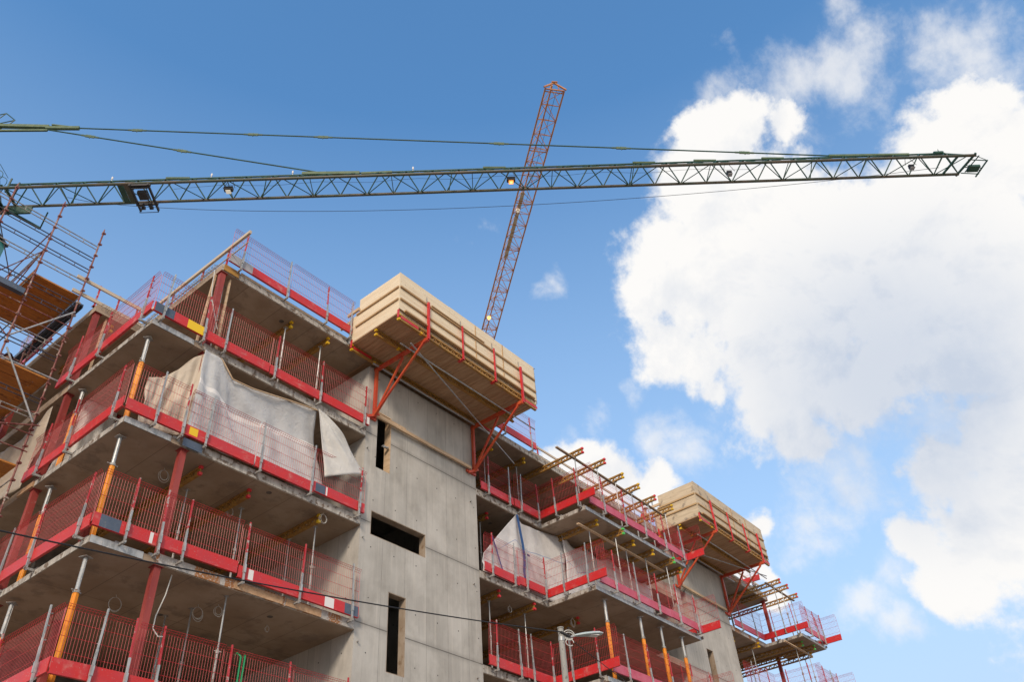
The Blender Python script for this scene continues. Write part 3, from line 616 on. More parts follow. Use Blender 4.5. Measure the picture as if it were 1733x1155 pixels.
for i, (x, y, cap) in enumerate(((16.81, -1.88, 'yellow_plastic'), (18.1, -2.18, 'green_plastic'), (19.2, -1.91, 'yellow_plastic'), (20.45, -2.0, 'yellow_plastic'), (21.7, -2.2, 'green_plastic'), (22.7, -1.9, 'yellow_plastic'))):
    girder(x, y, -.006, 4.4, cap, 'yellow lattice girder under projecting balcony slab, second storey down, %s from left' % ORD[i])
    sprop(x + .02, y + .40, -.25, -2.84, 'thin steel prop under balcony girder, second storey down, %s from left' % ORD[i])
# last bay
for i, (x, y) in enumerate(((33.97, -1.78), (34.95, -1.76), (36.45, -1.6))):
    girder(x, y, 2.99, 4.4, 'red_plastic', 'yellow lattice girder jutting out at roof level of last bay, %s from left' % ORD[i])
    sprop(x, y + .4, 2.745, .16 if x > 34.3 else .26, 'thin steel prop under jutting girder of last bay, %s from left' % ORD[i])
for i, (x, y) in enumerate(((31.8, .3), (33.1, .9), (32.5, 2.6), (34.6, 2.6), (33.6, 2.8))):
    sprop(x, y, 3.0, .26, 'thin steel prop inside last bay below the roof, %s from left' % ORD[i])
for i, (x, y) in enumerate(((31.6, .4), (33.3, -.1), (34.9, -1.7), (35.9, -1.9), (36.9, -1.3))):
    girder(x, y, -.006, 4.4 if y < -1 else 3.2, 'green_plastic' if i in (2, 3) else 'yellow_plastic', 'yellow lattice girder under last bay slab, %s from left, second storey down' % ORD[i])
    sprop(x, y + .4, -.25, -2.74 if y > -.5 else -2.84, 'thin steel prop under last bay slab, %s from left, second storey down' % ORD[i])
for i, (x, y) in enumerate(((32.4, 2.2), (34.2, 2.9), (35.4, 1.6))):
    sprop(x, y, 0, -2.74, 'thin steel prop standing far back in last bay, %s from left' % ORD[i])
# planks tying the props and girders
def plank(a, b, w, h, m, label, cat='plank', nm='timber_plank'):
    c = (Vector(a) + Vector(b)) / 2; return tag(MB().beam(a, b, w, h).build(nm, m, loc=c), label, cat)
plank((15.4, -1.42, 2.70), (23.2, -1.42, 2.70), .10, .05, 'grey_timber', 'long grey timber plank under the jutting roof girders over projecting balcony')
plank((16.1, -1.5, -.28), (22.0, -1.5, -.28), .10, .05, 'timber', 'long pale timber plank under balcony girders, second storey down')
plank((33.2, -1.3, 2.70), (36.6, -1.3, 2.70), .10, .05, 'grey_timber', 'grey timber plank under the jutting girders of the last bay')
plank((33.4, -1.4, -.28), (36.6, -1.4, -.28), .10, .05, 'timber', 'pale timber plank under the last balcony slab')
plank((7.5, -.11, .86), (11.95, -.11, .86), .07, .11, 'timber', 'pale timber beam lying across the near stair tower between red brackets', 'beam', 'timber_beam')
plank((7.55, -.04, .99), (8.85, -.04, .99), .06, .10, 'timber', 'short timber beam above the top window of near stair tower', 'beam', 'timber_beam')
plank((26.1, -.11, .86), (30.4, -.11, .86), .07, .11, 'timber', 'pale timber beam lying across the far stair tower', 'beam', 'timber_beam')
# ------------------------------------------------------------------ cantilever formwork platforms
def platform(dx, lab, m1):
    o = thing('formwork_platform', (6.25 + dx, -2.3, 3.0), lab, 'formwork', 'timber formwork platforms on top of stair towers')
    X0, X1, Y0, Y1, Z0 = 6.25 + dx, 13.12 + dx, -2.33, -.08, 3.0
    g = MB(); n = 46
    for k in range(n):
        a = X0 + (X1 - X0) * k / n; b = X0 + (X1 - X0) * (k + 1) / n; j = random.uniform(0, .006)
        g.box((a + .004, Y0 + .02, Z0 + j), (b - .004, 5.9, Z0 + .04))
    g.build('deck', 'deck_board' if dx == 0 else 'deck_board', o)
    # left and right end panels, three boards high
    for (xa, s, ylo) in ((X0, 1, 0), (X1 - .03, -1, 0)):
        g = MB()
        for (za, zb, yb) in ((3.0, 3.60, -.06), (3.605, 4.12, -.12), (4.125, 4.74, -.45)):
            g.box((xa, Y0 + .03, za + (.045 if za < 3.1 else 0)), (xa + .03, yb, zb))
        g.build('side_panel', m1, o)
        g = MB(); x = xa - .045 if s > 0 else xa + .075
        for z in (3.60, 4.12): g.box((x - .03 if s < 0 else x, Y0 + .03, z - .03), (x + .045 if s > 0 else x, -.35, z + .035))
        g.build('batten', 'batten', o)
    # front
    MB().box((X0 + .03, Y0 + .075, 3.042), (X1 - .03, Y0 + .10, 3.62)).build('kick_board', m1, o)
    segs = [(X0, X0 + 2.3), (X0 + 2.31, X0 + 4.6), (X0 + 4.61, X1)]
    for i, (a, b) in enumerate(segs):
        g = MB()
        for (za, zb, dy) in ((3.20, 3.60, .0), (3.605, 4.12, .004), (4.125, 4.76, .002)):
            g.box((a, Y0 + dy, za), (b, Y0 + .028, zb + (random.uniform(-.02, .02) if za > 4 else 0)))
        g.build('front_panel', m1, o)
    g = MB(); g.box((X0 + .02, Y0 - .05, 3.57), (X0 + 3.0, Y0 - .001, 3.635)); g.box((X0 + 3.0, Y0 - .05, 3.54), (X1 - .02, Y0 - .001, 3.605)); g.box((X0 + .02, Y0 - .05, 4.09), (X1 - .02, Y0 - .001, 4.155))
    g.box((X0 + 1.4, Y0 - .075, 4.16), (X0 + 4.0, Y0 - .03, 4.2)); g.box((X0 + .2, Y0 - .10, 3.14), (X1 - .2, Y0 - .002, 3.195))
    g.build('batten', 'batten', o)
    for (y, cap) in ((Y0 + .04, 1), (-1.25, 0), (-.16, 1)):
        g = MB(); L = X1 - X0; g.box((X0 + .05, y - .04, 2.94), (X1 - .05, y + .04, 2.995)); g.box((X0 + .05, y - .04, 2.76), (X1 - .05, y + .04, 2.815)); n = 24; s = (L - .1) / n
        for k in range(n):
            x = X0 + .05 + k * s; g.beam((x + .01, y, 2.81), (x + s / 2, y, 2.945), .035, .04, (0, 1, 0)); g.beam((x + s / 2, y, 2.945), (x + s - .01, y, 2.81), .035, .04, (0, 1, 0))
        q = g.build('girder', 'girder_yellow', o)
        c = MB(); x = X0 - .0 if cap else X0 + .03
        [MB().box(*bb).build('end_cap', 'yellow_plastic', q) for bb in (((x, y - .05, 2.75), (x + .06, y + .05, 2.82)), ((x, y - .05, 2.935), (x + .06, y + .05, 2.999)), ((x + .95, y - .05, 2.75), (x + 1.03, y + .05, 2.82)))]
        if cap:
            c = MB(); c.box((X0 - .02, y - .06, 2.82), (X0 + .0, y + .02, 3.14)); c.box((X0 + .07, y - .045, 2.83), (X0 + .85, y - .041, 2.93)); c.box((X1 - .7, y - .045, 2.83), (X1 - .0, y - .041, 2.93)); c.build('end_plate', 'red_paint', q)
    for i, x in enumerate((7.45, 9.08, 10.71, 12.18)):
        x += dx; g = MB(); big = i in (0, 3)
        g.beam((x, Y0 - .10, 2.60 if big else 2.72), (x, Y0 - .10, 4.16), .075 if big else .05, .07 if big else .045)
        if not big: g.box((x - .05, Y0 - .13, 2.72), (x + .05, Y0 + .12, 2.755))
        g.build('red_upright', 'red_paint', o)
        g = MB(); g.beam((x, Y0 - .015, 4.16), (x, Y0 - .015, 4.45), .02, .02); g.tube((x - .04, Y0 - .06, 4.2), (x + .09, Y0 - .06, 4.24), .009, 5); g.build('hook', 'old_steel', o)
    for (x, m) in ((7.45, 'orange_red_paint'), (12.15, 'red_paint' if dx == 0 else 'orange_red_paint')):
        x += dx
        m = 'orange_red_paint'
        b = MB()
        b.beam((x, -.02, 2.66), (x, -2.42, 2.62), .09, .13)
        b.beam((x, -.09, .78), (x, -.09, 2.60), .10, .09)
        b.beam((x - .05, -.12, .80), (x - .05, -2.25, 2.52), .055, .07); b.beam((x + .05, -.12, .98), (x + .05, -1.25, 2.56), .055, .07)
        b.beam((x, -.14, .84), (x, -.8, 1.45), .03, .09)
        b.box((x - .35, -.06, .70), (x + .12, -.002, .80)); b.beam((x - .32, -.10, .66), (x + .14, -.14, .92), .06, .08)
        b.build('bracket', m, o)
    for xx in (9.85, 11.3): MB().box((xx + dx, Y0 - .022, 3.16), (xx + dx + .02, Y0 - .001, 4.74)).build('joint_strip', 'batten', o)
    # inner side posts at the back of the left end
    MB().beam((X0 - .03, -.12, 3.0), (X0 - .03, -.12, 4.55), .05, .05).build('end_post', 'galvanised', o)
    MB().box((X0 + .03, -.5, 4.0), (X0 + .10, .5, 4.12)).box((X0 - .08, -.5, 4.22), (X0 - .02, .05, 4.34)).build('end_brace', 'timber', o)
    g = MB(); g.tube((X1 + .03, Y0 + .02, 3.1), (X1 + .03, Y0 + .02, 4.72), .02, 6); g.tube((X1 + .03, Y0 + .02, 4.72), (X1 + .12, Y0 + .02, 4.76), .015, 6); g.build('corner_rod', 'old_steel', o)
    return o
platform(0, 'pale new timber formwork platform on red brackets on top of near stair tower', 'spruce_panel')
platform(18.6, 'greyer weathered timber formwork platform on top of far stair tower', 'spruce_old')
def stube(a, b, label, r=.024, m='galvanised', nm='scaffold_tube', group='loose grey scaffold tubes'):
    c = (Vector(a) + Vector(b)) / 2; return tag(MB().tube(a, b, r, 10).build(nm, m, loc=c, smooth=False), label, 'scaffold tube', group)
stube((7.17, -.22, 2.70), (13.0, -.22, 2.70), 'grey tube along near stair tower wall under the pale platform', .036)
stube((6.92, -1.72, 2.53), (13.7, -1.72, 2.53), 'grey tube running under the outer edge of the pale platform')
stube((7.1, -2.0, 2.48), (14.9, .25, 2.48), 'grey tube crossing diagonally under the pale platform')
stube((25.8, -.22, 2.70), (31.9, -.22, 2.70), 'grey tube along far stair tower wall under the weathered platform', .03)
stube((25.5, -1.72, 2.53), (32.4, -1.72, 2.53), 'grey tube running under the outer edge of the weathered platform')
stube((25.2, -.3, 2.5), (32.0, -1.9, 2.48), 'grey tube crossing diagonally under the weathered platform')
# ------------------------------------------------------------------ roof rails
def rail(a, b, posts, label, zs=((0, .05, .10),), m='rail_wood', pm='red_post'):
    a, b = Vector(a), Vector(b); o = thing('roof_rail', a, label, 'railing')
    for dz, w, h in zs: MB().beam(a + V(0, 0, dz), b + V(0, 0, dz), w, h).build('rail_board', m, o)
    for t, z0 in posts:
        p = a.lerp(b, t); MB().beam((p.x + .05, p.y + .03, z0), (p.x + .05, p.y + .03, p.z + .1), .05, .045).box((p.x, p.y - .03, z0), (p.x + .10, p.y + .09, z0 + .015)).build('rail_post', pm, o)
    return o
rail((1.62, -.95, 3.98), (1.62, 4.6, 4.12), [(.19, 3.27), (.42, 3.27), (.70, 3.27)], 'pale timber handrail jutting past the left roof corner', ((0, .07, .11), (-.42, .03, .02)))
rail((-.75, 4.25, 4.02), (1.55, 4.25, 4.02), [(.30, 3.27), (.58, 3.27), (.85, 3.27)], 'double timber handrail on the lower left roof edge beside scaffold', ((0, .05, .11), (-.56, .05, .11)))
rail((15.9, .15, 3.85), (25.4, .15, 3.85), [(k / 7 + .05, 3.27) for k in range(7)], 'long double timber handrail on roof behind the jutting girders', ((0, .045, .09), (-.4, .045, .09)))
rail((30.9, .15, 3.85), (36.2, .15, 3.85), [(k / 4 + .08, 3.27) for k in range(4)], 'double timber handrail on roof of last bay', ((0, .045, .09), (-.4, .045, .09)))
# leaning boards beside corner columns
for (a, b, l) in (((1.42, .34, .27), (1.50, .30, 2.98), 'pale timber strut leaning beside red roof corner column, left side'), ((1.92, .16, .27), (1.90, .16, 2.98), 'pale timber strut right of the red roof corner column'), ((.42, 4.2, .27), (.42, 4.2, 2.98), 'pale timber strut beside red column of the left balcony')):
    tag(MB().beam(a, b, .07, .05).build('timber_strut', 'timber', loc=a), l, 'strut')
# ------------------------------------------------------------------ tarpaulins
def sheet(P, nu, nv, amp, label, m, sub=None, seed=1, fold=(5, 2), thick=.004, nm='tarpaulin'):
    """P(u,v) -> point; folds displace along the normal; sheet is a thin solid"""
    rnd = random.Random(seed); ph = [rnd.uniform(0, 6.28) for _ in range(8)]
    g = MB(); pts = []; uv = []
    for j in range(nv + 1):
        for i in range(nu + 1):
            u, v = i / nu, j / nv; p = Vector(P(u, v)); e = .01
            n = (Vector(P(min(1, u + e), v)) - Vector(P(max(0, u - e), v))).cross(Vector(P(u, min(1, v + e))) - Vector(P(u, max(0, v - e))))
            n = n.normalized() if n.length > 1e-9 else V(0, -1, 0)
            f = fold[0]; k = math.sin(u * f * 6.28 * (.8 + .4 * v) + ph[0] + 1.8 * v) * .5 + math.sin(u * f * 2.3 * 6.28 + ph[1] + v * 4) * .22 + math.sin(v * fold[1] * 6.28 + u * 9 + ph[2]) * .4 + math.sin(u * 31 + v * 17 + ph[3]) * .12
            pts.append(tuple(p + n * k * amp * (math.sin(math.pi * v) * .75 + .25))); uv.append((u, v))
    g.v = pts; g.uv = uv
    for j in range(nv):
        for i in range(nu):
            a = j * (nu + 1) + i; g.f.append((a, a + 1, a + nu + 2, a + nu + 1))
    c = Vector(P(.5, .5)); o = g.build(nm, m, loc=c, smooth=True)
    md = o.modifiers.new('solid', 'SOLIDIFY'); md.thickness = thick; md.offset = 0
    return tag(o, label, 'tarpaulin', 'plastic sheets hung on the building')
def lerp(a, b, t): return tuple(a[i] + (b[i] - a[i]) * t for i in range(3))
def interp(pts, t):
    n = len(pts) - 1; k = min(n - 1, int(t * n)); return lerp(pts[k], pts[k + 1], t * n - k)
# front sheet, second storey down: peak at the column, sagging edge to the right
top = [(1.50, -.01, -.02), (1.75, -.03, -.03), (2.05, -.04, -.02), (2.5, .03, -.42), (3.1, .03, -.38), (3.7, .03, -.28), (4.3, .02, -.16), (4.8, .02, -.08), (5.28, .0, .0)]
bot = [(1.45, -.04, -2.66), (1.9, -.03, -2.70), (2.4, -.03, -2.70), (2.9, -.03, -2.70), (3.4, -.03, -2.70), (4.0, -.03, -2.70), (4.6, -.02, -2.66), (5.3, .0, -2.66), (5.98, .0, -2.62)]
def Pf(u, v):
    a = interp(bot, u); b = interp(top, u); p = lerp(a, b, v); return (p[0], p[1] - .10 * max(0, 1 - u * 3.5) + .22 * math.sin(math.pi * v) * min(1, max(0, u * 3 - .5)), p[2])
sheet(Pf, 70, 34, .085, 'grey white translucent tarpaulin with pale stripe hung across left bay behind barrier', 'tarp_front', seed=3, fold=(3, 1.5))
tops = [(1.62, -.03, -.02), (1.46, .10, -.13), (1.30, .22, -.34), (1.10, .32, -.70), (.90, .34, -.96), (.72, .34, -1.14), (.55, .33, -1.24), (.42, .30, -1.32)]
bots = [(1.60, -.03, -2.7), (1.42, .05, -2.7), (1.2, .12, -2.7), (1.05, .2, -2.7), (.9, .25, -2.7), (.75, .25, -2.7), (.55, .22, -2.7), (.40, .2, -2.7)]
sheet(lambda u, v: lerp(interp(bots, u), interp(tops, u), v), 50, 30, .09, 'translucent tarpaulin, shade painted brown, wrapped back from the corner column over the balcony', 'tarp_side', seed=5, fold=(3, 1.5))
fl_t = [(5.30, -.10, -.02), (5.36, -.12, -.08), (5.42, -.14, -.14)]
def Pflap(u, v):   # triangular flap blown to the right
    t = (5.30, -.10, 0.0); l = lerp(t, (5.72, -.12, -2.12), 1 - v); r = (5.3 + 1.92 * (1 - v) ** .8, -.10, -1.42 * (1 - v) ** 1.25 + (0 if v > 0.02 else 0))
    p = lerp(l, r, u); return (p[0], p[1] - .16 * math.sin(math.pi * u) * (1 - v), p[2])
sheet(Pflap, 26, 34, .06, 'loose white tarpaulin flap draped over the barrier beside near stair tower', 'tarp_flap', seed=8, fold=(1.6, 1.2))
# a tube edge along the sheet
sheet(lambda u, v: lerp(lerp((.15, 4.02, -2.6), (1.45, 4.02, -2.6), u), lerp((.55, 4.0, -.02), (1.45, 4.0, -.02), u), v), 20, 24, .07, 'pale tarpaulin between red column and far orange prop on the left balcony', 'tarp_flap', seed=11, fold=(2, 1))
sheet(lambda u, v: lerp((-.03 - .1 * math.sin(u * 3), 4.9 + 3.6 * u, -2.7), (-.03, 4.6 + 3.6 * u, -.25 - .35 * math.sin(u * 3.14)), v), 40, 26, .12, 'brownish white tarpaulin hung on left facade behind the scaffold', 'tarp_side', seed=13, fold=(3, 1))
# recess sheet with blue lines
tm = [(12.58, .02, -2.05), (13.2, .02, -1.33), (13.82, .02, -.65), (14.42, .0, .02), (14.8, .03, -.18), (15.4, .06, -.12), (16.0, .06, -.06), (17.0, -.15, -.05)]
bm = [(12.52, .02, -2.70), (13.0, .03, -2.70), (13.6, .02, -2.70), (14.2, .02, -2.70), (15.2, .05, -2.70), (16.0, .04, -2.70), (17.0, -.2, -2.70)]
sheet(lambda u, v: lerp(interp(bm, u), interp(tm, u), v), 56, 30, .075, 'white tarpaulin with blue line hung in recess right of near stair tower', 'tarp_blue_line', seed=17, fold=(3, 1.2))
sheet(lambda u, v: (16.75 + 6.1 * u, -.42 + .06 * math.sin(u * 9) + .1 * v, -2.8 + 2.74 * v - .25 * math.sin(u * 12.5) ** 2 * v), 60, 26, .08, 'long white tarpaulin hung behind the projecting balcony props, second storey down', 'tarp_blue_line', seed=19, fold=(5, 1.2))
g = MB(); pts = [V(14.44, -.06, .02), V(14.52, -.07, -.5), V(14.62, -.08, -1.1), V(14.66, -.08, -1.6), V(14.6, -.07, -2.1), V(14.62, -.07, -2.55)]
for a, b_ in zip(pts[:-1], pts[1:]): g.beam(a, b_, .13, .008, (0, 1, 0))
g.beam((14.66, -.09, -1.42), (14.95, -.09, -1.42), .06, .008, (0, 1, 0)); tag(g.build('blue_strap', 'strap_blue', loc=(14.5, -.07, 0)), 'wide dark blue tape hanging down the recess tarpaulin', 'strap')
g = MB(); pts = [V(12.95, -.06, -1.30), V(13.15, -.06, -1.7), V(13.3, -.06, -2.1), V(13.5, -.06, -2.55)]
for a, b_ in zip(pts[:-1], pts[1:]): g.beam(a, b_, .06, .008, (0, 1, 0))
tag(g.build('blue_strap', 'strap_blue', loc=(13.1, -.06, -1.3)), 'narrow blue tape at left edge of the recess tarpaulin', 'strap')
tag(MB().path([V(1.5, -.03, -.03), V(2.05, -.06, -.03), V(2.47, -.03, -.44), V(3.1, -.02, -.40), V(3.7, -.02, -.29), V(4.3, -.02, -.17), V(5.3, -.04, -.02)], .022, 8).build('sheet_tube', 'timber', loc=(1.5, -.03, -.03)), 'pale batten along the top edge of the striped tarpaulin', 'batten')
# ------------------------------------------------------------------ hanging cables under soffits
def coil(x, y, z, r, label, n=3, m='white_cable'):
    g = MB(); rr = random.Random(int(x * 97 + y * 31))
    for k in range(n):
        a0 = math.pi / 2; R2 = r * rr.uniform(.8, 1.15); ti = rr.uniform(-.4, .4); rx_ = rr.uniform(.6, 1); pts = []
        for i in range(22):
            a = a0 + i * 2 * math.pi / 20; sn = math.sin(a) - 1; pts.append(V(x + .03 + R2 * math.cos(a) * rx_, y + R2 * sn * .35 * ti, z - r * .4 + R2 * sn * (1 + .3 * ti)))
        g.path(pts, .006, 4)
    g.path([V(x, y, z), V(x + .03, y, z - r * .4)], .006, 4); tag(g.build('cable_coil', m, loc=(x, y, z)), label, 'cable', 'cable coils hanging from soffits')
coil(1.75, 1.1, -3, .15, 'white cable coil hanging from second slab near the red column'); coil(4.0, 1.55, -3, .12, 'white cable coil behind the middle girder, third storey down')
coil(6.0, .15, -3, .13, 'pale cable coil beside the yellow capped girder near stair tower', 2)
coil(1.75, 1.95, -6, .15, 'white cable coil hanging left, fourth storey down'); coil(3.4, 1.2, -6, .17, 'large white cable coil between props, fourth storey down', 4); coil(3.75, .9, -6, .12, 'small white cable coil behind nearest prop, fourth storey down')
coil(5.35, 1.15, -6, .08, 'short bundle of cable ends hanging near stair tower, fourth storey down', 2)
coil(14.5, .6, -3.1, .12, 'white cable coil on the girder right of near stair tower', 3); coil(17.0, -.2, -3.1, .14, 'white cable loops under projecting balcony slab above street lamp', 4)
tag(MB().path([V(2.05, .2, -6.02), V(2.0, .2, -6.5), V(1.88, .2, -7.0), V(1.85, .15, -7.3), V(1.98, .1, -7.45), V(2.1, .1, -7.42)], .014, 6).build('hanging_cable', 'white_cable', loc=(2.05, .2, -6)), 'pale thick cable hanging beside red column, fourth storey down', 'cable')
tag(MB().path([V(1.35, .1, 2.95), V(1.32, .0, 2.4), V(1.36, -.02, 1.9), V(1.5, -.02, 1.5), V(1.75, .0, .9)], .012, 6).build('hanging_cable', 'white_cable', loc=(1.35, .1, 2.95)), 'thin white cable hanging past red roof corner column', 'cable')
g = MB()
for dx in (0, .22):
    pts = [V(3.72 + dx, -.14, -7.5), V(3.76 + dx, -.16, -7.44), V(3.86 + dx * .5, -.17, -7.5), V(3.85 + dx * .4, -.17, -8.4), V(3.7, -.16, -8.62)]
    for a, b_ in zip(pts[:-1], pts[1:]): g.beam(a, b_, .036, .006, (0, 1, 0))
tag(g.build('green_strap', 'strap_green', loc=(3.8, -.15, -7.5)), 'bright green strap looped over the barrier, fourth storey down', 'strap')
# ------------------------------------------------------------------ scaffold at the left
SC = thing('scaffold_tower', (-1.2, 4.2, GZ), 'rusty red tube scaffold with orange plank decks against the left facade', 'scaffold')
Y0 = 4.2
tops_ = {(-.5, 0): 6.15, (-1.85, 0): 6.35, (-3.2, 0): 6.0, (-.5, 1): 4.2, (-1.85, 1): 5.1, (-3.2, 1): 5.5, (-4.6, 0): 6.2, (-.5, 2): 3.6, (-1.85, 2): 4.6, (-3.2, 2): 4.4, (-4.6, 1): 5.0, (-.62, 1): 2.6}
for (x, j), tz in tops_.items():
    y = Y0 + j * 2.6; g = MB(); g.tube((x, y, GZ), (x, y, tz), .026, 8); z = tz - .1
    k = 0
    while z > -8:
        g.tube((x, y, z - .035), (x, y, z + .035), .044, 8); g.beam((x - .03, y - .04, z), (x + .07, y - .02, z), .04, .05); z -= .5; k += 1
    g.tube((x, y, tz), (x, y, tz + .08), .018, 6)
    g.build('standard', 'rusty_red_tube', SC)
for xa, xb in ((-1.85, -.5), (-3.2, -1.85), (-4.6, -3.2)):
    for k, z in enumerate([5.42, 4.9, 4.4, 3.9, 3.0, 2.55, 1.35, .95, -.5, -1.0]):
        if xb == -.5 and z in (1.35,) : pass
        g = MB(); g.tube((xa, Y0, z), (xb, Y0, z), .017, 6); g.tube((xa, Y0, z - .13), (xb, Y0, z - .13), .015, 6)
        for t in (.33, .66): x = xa + (xb - xa) * t; g.tube((x, Y0, z - .13), (x, Y0, z), .012, 5)
        g.build('double_rail', 'dark_tube' if (k % 3) else 'old_steel', SC)
    for z in (3.3, .1, 2.2, -2.9, 4.4):
        g = MB(); g.tube((xa, Y0 + 2.6, z), (xb, Y0 + 2.6, z), .02, 6); g.build('ledger', 'rusty_red_tube', SC)
for x in (-.5, -1.85, -3.2):
    for z in (3.3, .1, -2.9, 4.35 if x < -1 else 2.4):
        MB().tube((x, Y0, z), (x, Y0 + 2.6, z), .02, 6).build('ledger', 'old_steel', SC)
for k, (a, b) in enumerate((((-1.85, Y0, .9), (-1.85, Y0 + 2.6, 3.3)), ((-1.85, Y0, 4.4), (-1.85, Y0 + 2.6, 3.35)), ((-1.85, Y0 + .02, 4.25), (-3.2, Y0 + 2.6, 3.2)), ((-3.2, Y0, 1.9), (-3.2, Y0 + 2.6, .1)))):
    MB().tube(a, b, .018, 6).build('brace', 'rusty_red_tube', SC)
def deck(x0, x1, y0, y1, z):
    n = int((y1 - y0) / .24); g = MB()
    for k in range(n):
        y = y0 + (y1 - y0) * k / n; g.box((x0, y + .006, z + (k % 2) * .004), (x1, y + (y1 - y0) / n - .006, z + .045))
    q = g.build('deck', 'orange_plank', SC)
    g = MB()
    for k in range(n):
        for x in (x0 + .25, x1 - .25): g.tube((x, y0 + (k + .5) * (y1 - y0) / n, z - .006), (x, y0 + (k + .5) * (y1 - y0) / n, z + .001), .012, 6)
    g.build('bolts', 'galvanised', q)
for x in (-1.85, -3.2, -4.6):
    for z in (5.1, 4.2, 3.5, 1.6, 1.1, -.4):
        MB().tube((x, Y0, z), (x, Y0 + 5.2, z - .02), .018, 6).build('guard_rail', 'rusty_red_tube' if z > 3 else 'dark_tube', SC)
for xa, xb in ((-1.85, -.5), (-3.2, -1.85)):
    for z in (4.0, 3.0, 2.0, 1.2, .7, -.9, -1.5, -2.0):
        MB().tube((xa, Y0 + 5.2, z), (xb, Y0 + 5.2, z), .018, 6).build('guard_rail', 'dark_tube', SC)
for z in (2.1, 1.7, -1.6, -2.1):
    MB().tube((-3.2, Y0 - .03, z), (-.4, Y0 - .03, z), .018, 6).build('guard_rail', 'rusty_red_tube', SC)
MB().tube((-.5, Y0, -.9), (-1.85, Y0 + 2.6, .1), .018, 6).build('brace', 'rusty_red_tube', SC); MB().tube((-3.2, Y0, 4.4), (-1.85, Y0 + 2.6, 5.0), .018, 6).build('brace', 'dark_tube', SC)
MB().box((-.44, 6.9, .9), (-.40, 9.4, 1.2)).build('toe_board', 'pink_red_paint', SC)
deck(-1.88, -.48, 6.85, 9.2, .24);
deck(-1.88, -.48, 4.3, 6.8, 3.36); deck(-4.6, -1.9, 4.3, 6.8, 3.36 - .9); deck(-3.2, -.48, 4.3, 6.8, .24); deck(-4.6, -3.25, 4.3, 6.8, .24); deck(-3.2, -.48, 4.3, 6.8, -2.5)
MB().box((-.46, 4.5, 3.28), (-.22, 8.4, 3.34)).box((-.46, 4.5, 3.2), (-.44, 8.4, 3.28)).box((-.34, 4.5, 3.2), (-.32, 8.4, 3.28)).box((-.24, 4.5, 3.2), (-.22, 8.4, 3.28)).build('steel_plank', 'blue_sticker', SC)
MB().box((-3.1, 4.02, 2.32), (-1.95, 4.18, 2.50)).build('steel_plank', 'blue_sticker', SC)
MB().tube((-1.85, 4.12, .93), (-.50, 4.12, 2.63), .026, 8).build('brace', 'galvanised', SC)
MB().tube((-1.80, 4.08, .50), (-.55, 4.08, -1.3), .026, 8).build('brace', 'galvanised', SC)
MB().tube((-3.2, 4.12, .24 - .05), (-.3, 4.12, .20), .026, 8).build('ledger', 'galvanised', SC)
MB().tube((-1.9, 4.1, -1.9), (-.35, 4.1, -1.3), .022, 8).build('brace', 'rusty_red_tube', SC)
